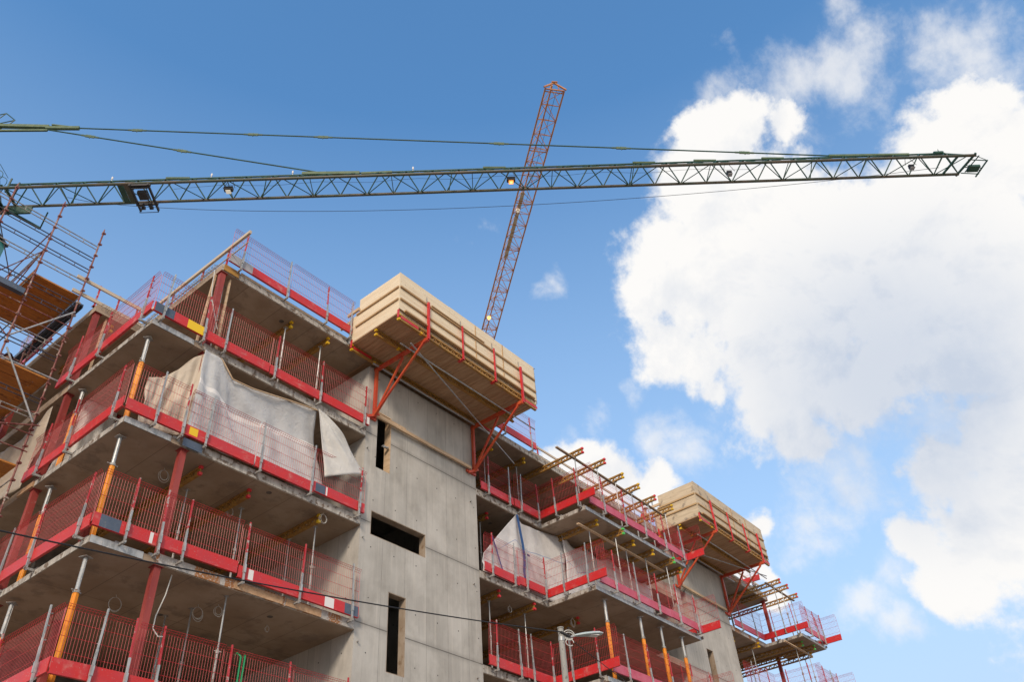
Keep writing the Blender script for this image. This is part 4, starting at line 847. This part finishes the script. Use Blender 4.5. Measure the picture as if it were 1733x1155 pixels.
# ------------------------------------------------------------------ workers
def person(loc, rz, label, jacket, helmet, lean=0.15):
    o = thing('person', loc, label, 'person'); s = 1.0
    def skin(name, verts, edges, rad, m):
        me = bpy.data.meshes.new(name); me.from_pydata(verts, edges, []); me.materials.append(M[m])
        q = bpy.data.objects.new(name, me); COL.objects.link(q); q.parent = o
        md = q.modifiers.new('skin', 'SKIN'); md.use_smooth_shade = True
        for i, r in enumerate(rad): me.skin_vertices[0].data[i].radius = (r, r)
        me.skin_vertices[0].data[0].use_root = True
        sb = q.modifiers.new('sub', 'SUBSURF'); sb.levels = 1; sb.render_levels = 1
        return q
    L = lean
    vs = [(0, 0, .95), (0, L * .4, 1.2), (0, L * .8, 1.42), (0, L, 1.52), (0, L + .01, 1.60), (0, L + .03, 1.70)]; ra = [.12, .12, .13, .055, .085, .075]; ed = [(0, 1), (1, 2), (2, 3), (3, 4), (4, 5)]
    def add(chain, start, rr):
        p = start
        for c, r in zip(chain, rr): vs.append(c); ra.append(r); ed.append((p, len(vs) - 1)); p = len(vs) - 1
        return p
    for sx in (-1, 1):
        add([(sx * .09, 0, .90), (sx * .11, .05, .5), (sx * .11, -.02, .09), (sx * .12, .14, .04)], 0, [.085, .06, .04, .035])
        w = add([(sx * .19, L * .8, 1.40), (sx * .25, L * .5 + .02, 1.12), (sx * .22, L + .18, .95)], 2, [.055, .042, .03])
        hnd = vs[w]; pl = add([(hnd[0], hnd[1] + .07, hnd[2] - .02)], w, [.028])
        for f in range(4): add([(hnd[0] + (f - 1.5) * .02, hnd[1] + .12, hnd[2] - .03), (hnd[0] + (f - 1.5) * .022, hnd[1] + .15 + .008 * (f in (1, 2)), hnd[2] - .06)], pl, [.008, .007])
        add([(hnd[0] - sx * .04, hnd[1] + .06, hnd[2] - .01), (hnd[0] - sx * .05, hnd[1] + .09, hnd[2] - .02)], w, [.010, .008])
    skin('body', vs, ed, ra, 'skin')
    jv = [(0, 0, .92), (0, L * .4, 1.2), (0, L * .8, 1.42)]; jr = [.15, .15, .145]; je = [(0, 1), (1, 2)]
    for sx in (-1, 1):
        p = 2
        for c, r in (((sx * .19, L * .8, 1.40), .075), ((sx * .25, L * .5 + .02, 1.12), .06), ((sx * .225, L + .15, .965), .045)): jv.append(c); jr.append(r); je.append((p, len(jv) - 1)); p = len(jv) - 1
    skin('jacket', jv, je, jr, jacket)
    tv = [(0, 0, .95)]; tr = [.14]; te = []
    for sx in (-1, 1):
        p = 0
        for c, r in (((sx * .09, 0, .90), .10), ((sx * .11, .05, .5), .075), ((sx * .11, -.02, .12), .06)): tv.append(c); tr.append(r); te.append((p, len(tv) - 1)); p = len(tv) - 1
    skin('trousers', tv, te, tr, 'trousers_dark')
    # helmet: half dome with a brim
    g = MB(); c = Vector(loc) + V(0, L + .03, 1.70); n = 12
    rings = []
    for j in range(5):
        a = j * math.pi / 8; rings.append([(c.x + .115 * math.cos(a) * math.cos(k * 2 * math.pi / n), c.y + .125 * math.cos(a) * math.sin(k * 2 * math.pi / n), c.z + .12 * math.sin(a)) for k in range(n)])
    for r in rings: g.v += r
    for j in range(4):
        for k in range(n): g.f.append((j * n + k, j * n + (k + 1) % n, (j + 1) * n + (k + 1) % n, (j + 1) * n + k))
    g.tube(c + V(0, .02, -.012), c + V(0, .02, .0), .14, 14); g.build('helmet', helmet, o, smooth=False)
    g = MB(); f = c + V(0, .075, -.07); g.box((f.x - .012, f.y, f.z - .02), (f.x + .012, f.y + .03, f.z + .02)); g.build('nose', 'skin', o)
    g = MB()
    for sx in (-1, 1): g.box((f.x + sx * .03 - .01, f.y - .004, f.z + .02), (f.x + sx * .03 + .01, f.y + .008, f.z + .03))
    g.box((f.x - .022, f.y - .004, f.z - .045), (f.x + .022, f.y + .008, f.z - .037)); g.build('face_features', 'helmet_dark', o)
    o.rotation_euler = (0, 0, rz); return o
person((-1.16, 6.35, .29), -.6, 'person in green jacket and dark helmet standing on the lower scaffold deck', 'jacket_green', 'helmet_dark')
person((25.95, 1.0, 3.27), 2.6, 'person in red jacket and pale helmet standing on roof behind the girders', 'jacket_red', 'helmet_white')
# ------------------------------------------------------------------ green tower crane
CR = thing('tower_crane', (-1.81, 20.48, GZ), 'dark green tower crane with long lattice jib and tie bars crossing the sky', 'crane')
D = V(.64446, -.76464, 0); N = V(-.76464, -.64446, 0); J0 = V(.88, 17.66, 20)
def JP(s, n=0, z=0): return J0 + D * s + N * n + V(0, 0, z)
S0, S1 = -3.6, 47.6; w = .62; hj = 1.02
MB().tube(JP(S0, w), JP(S1 + .4, w), .080, 10).build('chord', 'green_chord', CR); MB().tube(JP(S0, -w), JP(S1, -w), .076, 10).build('chord', 'green_chord', CR)
MB().tube(JP(S0 + 1, 0, hj), JP(S1 - .6, 0, hj), .050, 10).build('chord', 'green_steel', CR)
g = MB(); bay = 1.37; n = int((S1 - S0) / bay); bay = (S1 - S0) / n
for k in range(n):
    s = S0 + k * bay; 
    for sn in (-1, 1): g.tube(JP(s, sn * w), JP(s + bay / 2, 0, hj), .034, 6); g.tube(JP(s + bay / 2, 0, hj), JP(s + bay, sn * w), .034, 6)
    if k % 2 == 0: g.tube(JP(s, -w), JP(s + bay, w), .025, 5)
    else: g.tube(JP(s, w), JP(s + bay, -w), .025, 5)
    if k % 3 == 0: g.tube(JP(s, -w), JP(s, w), .022, 5)
    if k % 7 == 3: g.tube(JP(s + .12, -w), JP(s + .35, 0, hj), .026, 6); g.tube(JP(s + .12, w), JP(s + .35, 0, hj), .026, 6)
g.build('lacing', 'green_steel', CR)
# walkway platform and trolley
g = MB(); g.box((0, 0, 0), (0, 0, 0)); g = MB()
def jbox(g, s0, s1, n0, n1, z0, z1):
    g.poly([JP(s0, n0, z0), JP(s1, n0, z0), JP(s1, n1, z0), JP(s0, n1, z0)], z1 - z0); return g
jbox(MB(), 3.35, 3.65, -w, w, -.06, -.01).build('trolley_platform', 'green_steel', CR)
jbox(MB(), 3.68, 3.95, -w, w, -.08, -.03).build('trolley_platform', 'green_chord', CR)
g = MB()
for nn in (-.62, .62): jbox(g, 3.95, 5.05, nn - .05, nn + .05, -.22, -.10)
for ss in (4.0, 4.9): jbox(g, ss, ss + .09, -1.05, .72, -.24, -.12)
jbox(g, 4.3, 4.75, -.2, .3, -.34, -.14); jbox(g, 4.1, 4.9, .5, .56, -.30, -.12)
for ss in (4.3, 4.7):
    for nn in (-.55, -.75): g.tube(JP(ss - .08, nn, -.3), JP(ss + .08, nn, -.3), .10, 12)
for ss in (4.0, 4.94): g.tube(JP(ss, -1.05, -.18), JP(ss, -1.05, -.30), .02, 5)
g.tube(JP(4.0, -1.05, -.30), JP(4.98, -1.05, -.30), .02, 5)
g.build('trolley', 'black_steel', CR)
jbox(MB(), 4.05, 4.9, .56, .60, -.2, .0).build('trolley_rail', 'grey_sheet', CR)
# floodlights under the jib
for s, on in ((8.85, 'lamp_cool'), (23.3, 'lamp_warm'), (34.8, 'lamp_cool'), (44.6, 'lamp_cool')):
    f_ = .22 if s < 30 else .13
    g = MB(); jbox(g, s - f_, s + f_, .10, .10 + f_, -.30, -.08); g.tube(JP(s - .3, .2, -.1), JP(s - .1, .2, .5), .015, 5); g.tube(JP(s + .3, .2, -.1), JP(s + .1, .2, .5), .015, 5); q = g.build('floodlight', 'black_steel', CR)
    g = MB(); a = .12; jbox(g, s - a, s + a, .05, .28, -.37, -.345); jbox(g, s - a, s + a, .06, .098, -.33, -.16); g.build('lamp_glass', on if s < 30 else 'galvanised', q)
    if on == 'lamp_warm': jbox(MB(), s - .06, s + .06, .10, .22, -.385, -.372).build('lamp_bulb', 'lamp_hot', q)
for s in (2.6, 7.7, 11.9, 18.2):
    MB().tube(JP(s, .0, hj), JP(s, 0, hj + .16), .022, 6).tube(JP(s, 0, hj + .16), JP(s, 0, hj + .34), .045, 8).build('marker_lamp', 'white_sticker', CR)
# jib tip
g = MB()
g.beam(JP(S1 + .35, w + .15), JP(S1 - .1, -w - .12), .09, .09); g.beam(JP(S1 - .55, w, 0), JP(S1 - .9, -w, 0), .09, .09); g.beam(JP(S1 + 1.2, .28), JP(S1 + 1.05, -.85), .06, .06)
for nn in (.35, -.55, -.15): g.beam(JP(S1 + .1, nn), JP(S1 + 1.15, nn - .1), .04, .04)
g.tube(JP(S1 + .6, .6), JP(S1 + .3, -.5), .03, 6); g.tube(JP(S1 + .35, w), JP(S1 + 1.1, .3), .018, 5); g.tube(JP(S1 + .1, 0, .0), JP(S1 + 1.1, -.4, 0), .025, 6)
jbox(g, S1 + .35, S1 + .95, -.45, -.05, -.08, .06); g.tube(JP(S1 - .6, 0, hj), JP(S1 + .3, w, 0), .03, 6); g.tube(JP(S1 - .6, 0, hj), JP(S1, -w, 0), .03, 6); g.tube(JP(S1 - 1.2, 0, hj + .05), JP(S1 - .7, 0, hj + .06), .11, 8); g.tube(JP(S1 - .9, 0, hj + .1), JP(S1 - .85, 0, hj + .38), .02, 5)
g.build('jib_tip', 'green_steel', CR)
# tie bars from the tower head
AP = V(-2.5, 21.3, 26.2)
def tie(a, b, joints, r=.038):
    a, b = Vector(a), Vector(b); o = MB().tube(a, b, r, 8).build('tie_bar', 'green_steel', CR)
    d = (b - a).normalized()
    for t in joints:
        p = a.lerp(b, t); g = MB(); g.beam(p - d * .28, p + d * .28, .06, .17); g.beam(p - d * .52, p - d * .2, .05, .10); g.beam(p + d * .2, p + d * .52, .05, .10); g.tube(p - V(0, 0, .16), p + V(0, 0, .12), .025, 6); g.build('shackle', 'green_fitting', o)
HD = V(-.4, 19.1, 25.9)
end1 = JP(40.8, 0, hj + .12); end2 = JP(13.5, 0, hj + .1)
tie(HD, end1, (.115, .265, .355, .58, .735, .89)); tie(HD + V(0, 0, -.25), end2, (.16, .50))
g = MB(); g.beam(end1 - D * .2, end1 + D * 4.2 - V(0, 0, .12), .12, .14); g.beam(end2 - D * 1.1, end2 + D * 1.9 - V(0, 0, .1), .14, .20); g.beam(end2 + D * 2.0 - V(0, 0, .15), end2 + D * 3.6 - V(0, 0, .12), .13, .13)
g.build('tie_anchor', 'green_fitting', CR)
for s in (6.0, 22.5, 30.5, 33.8, 37.5): MB().tube(JP(s - .6, 0, hj + .06), JP(s + .6, 0, hj + .06), .10, 8, r2=.06).build('chord_joint', 'green_fitting', CR)
g = MB(); g.beam(HD - V(.1, -.1, .1), HD + (end1 - HD).normalized() * 1.7 + V(0, 0, .0), .16, .20); g.beam(HD + (end1 - HD).normalized() * .1 + V(0, 0, .22), HD + (end1 - HD).normalized() * 1.6 + V(0, 0, .03), .08, .08)
g.beam(AP + V(-.3, .3, -.3), HD, .18, .22); g.beam(AP + V(-.5, .5, -.8), HD - V(0, 0, .3), .10, .12); g.build('head_plate', 'green_fitting', CR)
g = MB()
for a, b in ((V(-.5, .5, .3), V(.3, -.3, .9)), (V(.3, -.3, .9), V(.75, -.7, .35)), (V(.75, -.7, .35), V(.55, -.5, -.25)), (V(-.1, .1, -.3), V(.3, -.3, .9)), (V(-.1, .1, -.3), V(.75, -.7, .35)), (V(.1, 0, -.9), V(.55, -.5, -.25))): g.tube(AP + a, AP + b, .03, 6)
g.build('head_cage', 'green_steel', CR)
# mast, tower head, counter jib, cab
MX, MY = -1.81, 20.48; g = MB(); hw = .9
cs = [V(MX - hw, MY - hw, 0), V(MX + hw, MY - hw, 0), V(MX + hw, MY + hw, 0), V(MX - hw, MY + hw, 0)]
for c in cs: g.beam((c.x, c.y, GZ), (c.x, c.y, 19.6), .16, .16)
z = GZ; k = 0
while z < 19.4:
    z2 = min(z + 1.8, 19.5)
    for a, b in zip(cs, cs[1:] + cs[:1]):
        g.tube((a.x, a.y, z), (b.x, b.y, z), .04, 5); g.tube((a.x, a.y, z if k % 2 else z2), (b.x, b.y, z2 if k % 2 else z), .04, 5)
    z = z2; k += 1
g.build('mast', 'green_steel', CR)
g = MB()
for sx, sy in ((1, 1), (1, -1), (-1, 1), (-1, -1)): g.tube((MX + sx * .8, MY + sy * .8, 20.3), AP + V(sx * .1, sy * .1, 0), .07, 8)
for t in (.2, .4, .6, .8):
    q = [(V(MX + sx * .8, MY + sy * .8, 20.3)).lerp(AP, t) for sx, sy in ((1, 1), (1, -1), (-1, -1), (-1, 1))]
    for a, b in zip(q, q[1:] + q[:1]): g.tube(a, b, .035, 5)
g.build('tower_head', 'green_steel', CR)
g = MB(); g.tube((MX, MY, 19.5), (MX, MY, 20.1), 1.25, 20); g.build('slewing_ring', 'green_chord', CR)
g = MB(); g.beam(JP(S0 - .3, w, 0), JP(S0 - .3, -w, 0), .3, .35); g.beam(JP(-3.4, -.62, -.3), JP(-1.3, -.62, -.3), .10, .5); g.beam(JP(-2.6, -.3, -.4), JP(-1.0, -1.35, -.9), .10, .12); g.beam(JP(-1.0, -1.35, -.9), JP(-.55, -.8, -.3), .07, .09); jbox(g, -3.7, -2.7, -w - .1, w + .1, -.12, -.06); g.beam(JP(-2.2, -w, .1), JP(-2.2, w, .1), .08, .08); g.beam(JP(-2.6, -w, -.1), JP(-1.5, w, -.1), .06, .06); g.build('jib_root', 'green_steel', CR)
g = MB()   # ladder cage and handrail at the jib foot
def ring(c, r, g):
    pts = [c + D * (r * math.cos(a)) + V(0, 0, r * math.sin(a)) * 1 for a in [i * math.pi / 8 for i in range(-1, 10)]]; g.path(pts, .018, 5)
for nn in (.1, .55, 1.0): ring(JP(-3.2, nn, 1.05), .55, g)
for sgn in (-.5, 0, .5): g.tube(JP(-3.2 + sgn, .1, 1.45), JP(-3.2 + sgn, 1.0, 1.45), .014, 5)
g.tube(JP(-2.4, .2, .2), JP(-2.4, .2, 1.25), .05, 6); g.tube(JP(-1.9, .2, .2), JP(-1.9, .2, .9), .045, 6); g.build('ladder_cage', 'green_steel', CR)
g = MB(); g.beam(JP(S0 - .5, .5), JP(S0 - 14, .5), .14, .22); g.beam(JP(S0 - .5, -.5), JP(S0 - 14, -.5), .14, .22)
for s in range(9): g.tube(JP(S0 - 1 - s * 1.5, -.5), JP(S0 - 1.0 - s * 1.5, .5), .04, 5)
g.build('counter_jib', 'green_steel', CR); MB().tube(AP, JP(S0 - 12, 0, .1), .04, 6).build('tie_bar', 'green_steel', CR)
g = MB()
for k in range(3): jbox(g, S0 - 13.6 + k * .95, S0 - 12.8 + k * .95, -.7, .7, -1.9, .2)
g.build('counterweight', 'pole_concrete', CR)
cx = JP(-1.6, -1.9, -1.2)
g = MB(); jbox(g, -4.9, -3.25, -2.5, -1.2, -2.7, -.95); cab = g.build('operator_cab', 'teal_paint', CR); jbox(MB(), -4.95, -3.12, -2.55, -1.15, -.94, -.85).build('cab_roof', 'black_steel', cab)
# sagging trolley rope
pa, pb = JP(.7, 0, -.15), JP(46.2, 0, -.15); pts = []
for i in range(49):
    t = i / 48; p = pa.lerp(pb, t); q = (t ** .80); p.z -= 1.9 * 4 * q * (1 - q); pts.append(p)
MB().path(pts, .013, 5).build('trolley_rope', 'cable_black', CR)
pts = [JP(6 + 30 * i / 24, .1, -.05 + .5 * math.sin(i * .8) ** 2 * .4 + .15) for i in range(25)]; MB().path(pts, .010, 4).build('hoist_rope', 'cable_black', CR)
# ------------------------------------------------------------------ orange tower crane behind the building
C2 = thing('tower_crane', (40.33, 24.53, GZ), 'orange red lattice tower crane jib rising steeply behind the timber platform', 'crane')
E0 = V(18.97, -1.92, 30); E = V(14.6, 18.08, 0).normalized(); F = V(E.y, -E.x, 0)
def KP(s, n=0, z=0): return E0 + E * s + F * n + V(0, 0, z)
w2 = .60; h2_ = .95; LJ = 33.6
for sn in (-1, 1): MB().tube(KP(0, sn * w2), KP(LJ, sn * w2), .055, 8).build('chord', 'crane_orange', C2)
MB().tube(KP(.3, 0, h2_), KP(LJ, 0, h2_), .050, 8).build('chord', 'crane_orange', C2)
g = MB(); n = 30; bay = LJ / n
for k in range(n):
    s = k * bay
    for sn in (-1, 1): g.tube(KP(s, sn * w2), KP(s + bay / 2, 0, h2_), .024, 5); g.tube(KP(s + bay / 2, 0, h2_), KP(s + bay, sn * w2), .024, 5)
    g.tube(KP(s, -w2 if k % 2 else w2), KP(s + bay, w2 if k % 2 else -w2), .022, 5); g.tube(KP(s, -w2), KP(s, w2), .022, 5)
    if k % 4 == 0: g.tube(KP(s + .18, -w2), KP(s + .18, w2), .04, 5)
g.build('lacing', 'crane_orange', C2)
g = MB(); g.beam(KP(-.1, -w2 - .1), KP(-.05, 0, h2_ * .7), .09, .09); g.beam(KP(-.1, w2 + .1), KP(-.05, 0, h2_ * .7), .09, .09); g.beam(KP(0, -w2), KP(0, w2), .07, .07); g.tube(KP(-.1, -.15, h2_ * .7), KP(-.1, .2, h2_ * .75), .07, 8); g.tube(KP(-.05, -.2, h2_ * .5), KP(0, -.3, 0), .03, 5); g.tube(KP(-.05, .2, h2_ * .5), KP(0, .3, 0), .03, 5); g.build('jib_tip', 'crane_orange', C2)
g = MB(); g.poly([KP(8.2, -.38, .02), KP(14.5, -.38, .02), KP(14.5, -.12, .02), KP(8.2, -.12, .02)], .03); g.build('walkway', 'spruce_old', C2)
for s, on in ((9.6, 'lamp_cool'), (20.9, 'lamp_warm')):
    g = MB(); p = KP(s, -.35, -.25); g.box((p.x - .11, p.y - .11, p.z - .11), (p.x + .11, p.y + .11, p.z + .16)); q = g.build('floodlight', 'crane_orange', C2)
    g = MB(); g.box((p.x - .13, p.y - .08, p.z - .08), (p.x - .112, p.y + .08, p.z + .08)); g.box((p.x - .09, p.y - .09, p.z - .125), (p.x + .09, p.y + .09, p.z - .112)); g.box((p.x - .08, p.y - .13, p.z - .08), (p.x + .08, p.y - .112, p.z + .08)); g.build('lamp_glass', 'lamp_hot' if on == 'lamp_warm' else on, q)
MB().tube(KP(.1, .15, .1), KP(9, .15, .1), .012, 5).build('rope', 'cable_black', C2)
mc = KP(LJ + .3); g = MB()
cs = [V(mc.x - .8, mc.y - .8, 0), V(mc.x + .8, mc.y - .8, 0), V(mc.x + .8, mc.y + .8, 0), V(mc.x - .8, mc.y + .8, 0)]
for c in cs: g.beam((c.x, c.y, GZ), (c.x, c.y, 30), .14, .14)
z = GZ; k = 0
while z < 29.9:
    z2 = min(z + 1.8, 30)
    for a, b in zip(cs, cs[1:] + cs[:1]): g.tube((a.x, a.y, z), (b.x, b.y, z), .035, 5); g.tube((a.x, a.y, z if k % 2 else z2), (b.x, b.y, z2 if k % 2 else z), .035, 5)
    z = z2; k += 1
g.build('mast', 'crane_orange', C2)
g = MB(); g.beam(KP(LJ, .5), KP(LJ + 11, .5), .12, .2); g.beam(KP(LJ, -.5), KP(LJ + 11, -.5), .12, .2)
for s in range(8): g.tube(KP(LJ + s * 1.4, -.5), KP(LJ + s * 1.4, .5), .04, 5)
g.build('counter_jib', 'crane_orange', C2)
g = MB(); g.poly([KP(LJ + 9, -.7, -1.7), KP(LJ + 11, -.7, -1.7), KP(LJ + 11, .7, -1.7), KP(LJ + 9, .7, -1.7)], 1.8); g.build('counterweight', 'pole_concrete', C2)
# ------------------------------------------------------------------ street lamp and overhead cable
LP = V(7.02, -6.63, GZ)
L_ = thing('street_lamp', LP, 'street lamp with pale flat luminaire on a grey round concrete pole', 'street lamp')
zt = -7.965
MB().tube(LP, (LP.x, LP.y, zt), .10, 20, r2=.058).tube((LP.x, LP.y, zt), (LP.x, LP.y, zt + .02), .070, 20).build('pole', 'pole_concrete', L_, smooth=False)
ad = V(.42, -.9, 0).normalized(); ad = V(.86, -.5, 0).normalized()
g = MB(); a = V(LP.x, LP.y, zt - .22); b = a + ad * .30 + V(0, 0, .09); g.tube(a, b, .022, 8); g.tube((LP.x, LP.y, zt - .26), (LP.x, LP.y, zt - .18), .066, 16); g.build('arm', 'galvanised', L_)
hd = MB(); sd_ = V(-ad.y, ad.x, 0); rings = []
for t, wd, hh in ((0, .035, .03), (.10, .06, .045), (.22, .085, .055), (.42, .105, .06), (.56, .10, .055), (.64, .07, .03)):
    c = b + ad * t + V(0, 0, .10 * math.sin(t * 1.5)); rings.append([c + sd_ * (wd * math.cos(k * math.pi / 6)) + V(0, 0, (hh if math.sin(k * math.pi / 6) > 0 else hh * .35) * math.sin(k * math.pi / 6)) for k in range(12)])
for r in rings: hd.v += [tuple(p) for p in r]
for j in range(len(rings) - 1):
    for k in range(12): hd.f.append((j * 12 + k, j * 12 + (k + 1) % 12, (j + 1) * 12 + (k + 1) % 12, (j + 1) * 12 + k))
hd.f.append(tuple(range(11, -1, -1))); hd.f.append(tuple(60 + k for k in range(12)))
lh = hd.build('luminaire', 'lamp_housing', L_, smooth=False)
c = b + ad * .38 + V(0, 0, .032); g = MB(); g.poly([c - ad * .16 - sd_ * .07, c + ad * .16 - sd_ * .07, c + ad * .16 + sd_ * .07, c - ad * .16 + sd_ * .07], .012); g.build('lamp_lens', 'white_sticker', lh)
g = MB()
for k, (rr, dz) in enumerate(((.12, .0), (.10, -.03), (.09, -.16))):
    cc = V(LP.x + .14, LP.y - .10, zt - .12 + dz); g.path([cc + ad * (rr * math.cos(t * .45)) + V(0, 0, rr * .8 * math.sin(t * .45)) for t in range(0, 13)], .011, 5)
g.build('cable_loops', 'white_cable', L_)
g = MB(); g.beam(V(LP.x - .07, LP.y - .05, zt - .10), V(LP.x + .15, LP.y - .12, zt - .16), .035, .035); g.build('cable_clamp', 'black_steel', L_)
def catenary(a, b, sag, n=24):
    a, b = Vector(a), Vector(b); return [a.lerp(b, i / n) - V(0, 0, sag * 4 * (i / n) * (1 - i / n)) for i in range(n + 1)]
ca = Vector((6.98, -6.66, -8.05)); cb = Vector((-2.65, -5.72, -8.98)); cb = ca + (cb - ca) * 1.25
tag(MB().path(catenary(cb, ca, .14, 40), .011, 6).build('overhead_cable', 'cable_black', loc=(6.98, -6.66, -8.05)), 'black overhead cable strung across the facade to the street lamp pole', 'cable')
tag(MB().path(catenary((7.1, -6.7, -8.12), (32.0, -8.8, -14.5), .4, 24), .008, 6).build('overhead_cable', 'cable_black', loc=(7.1, -6.7, -8.12)), 'thin dark cable dropping to the right from the lamp pole', 'cable')
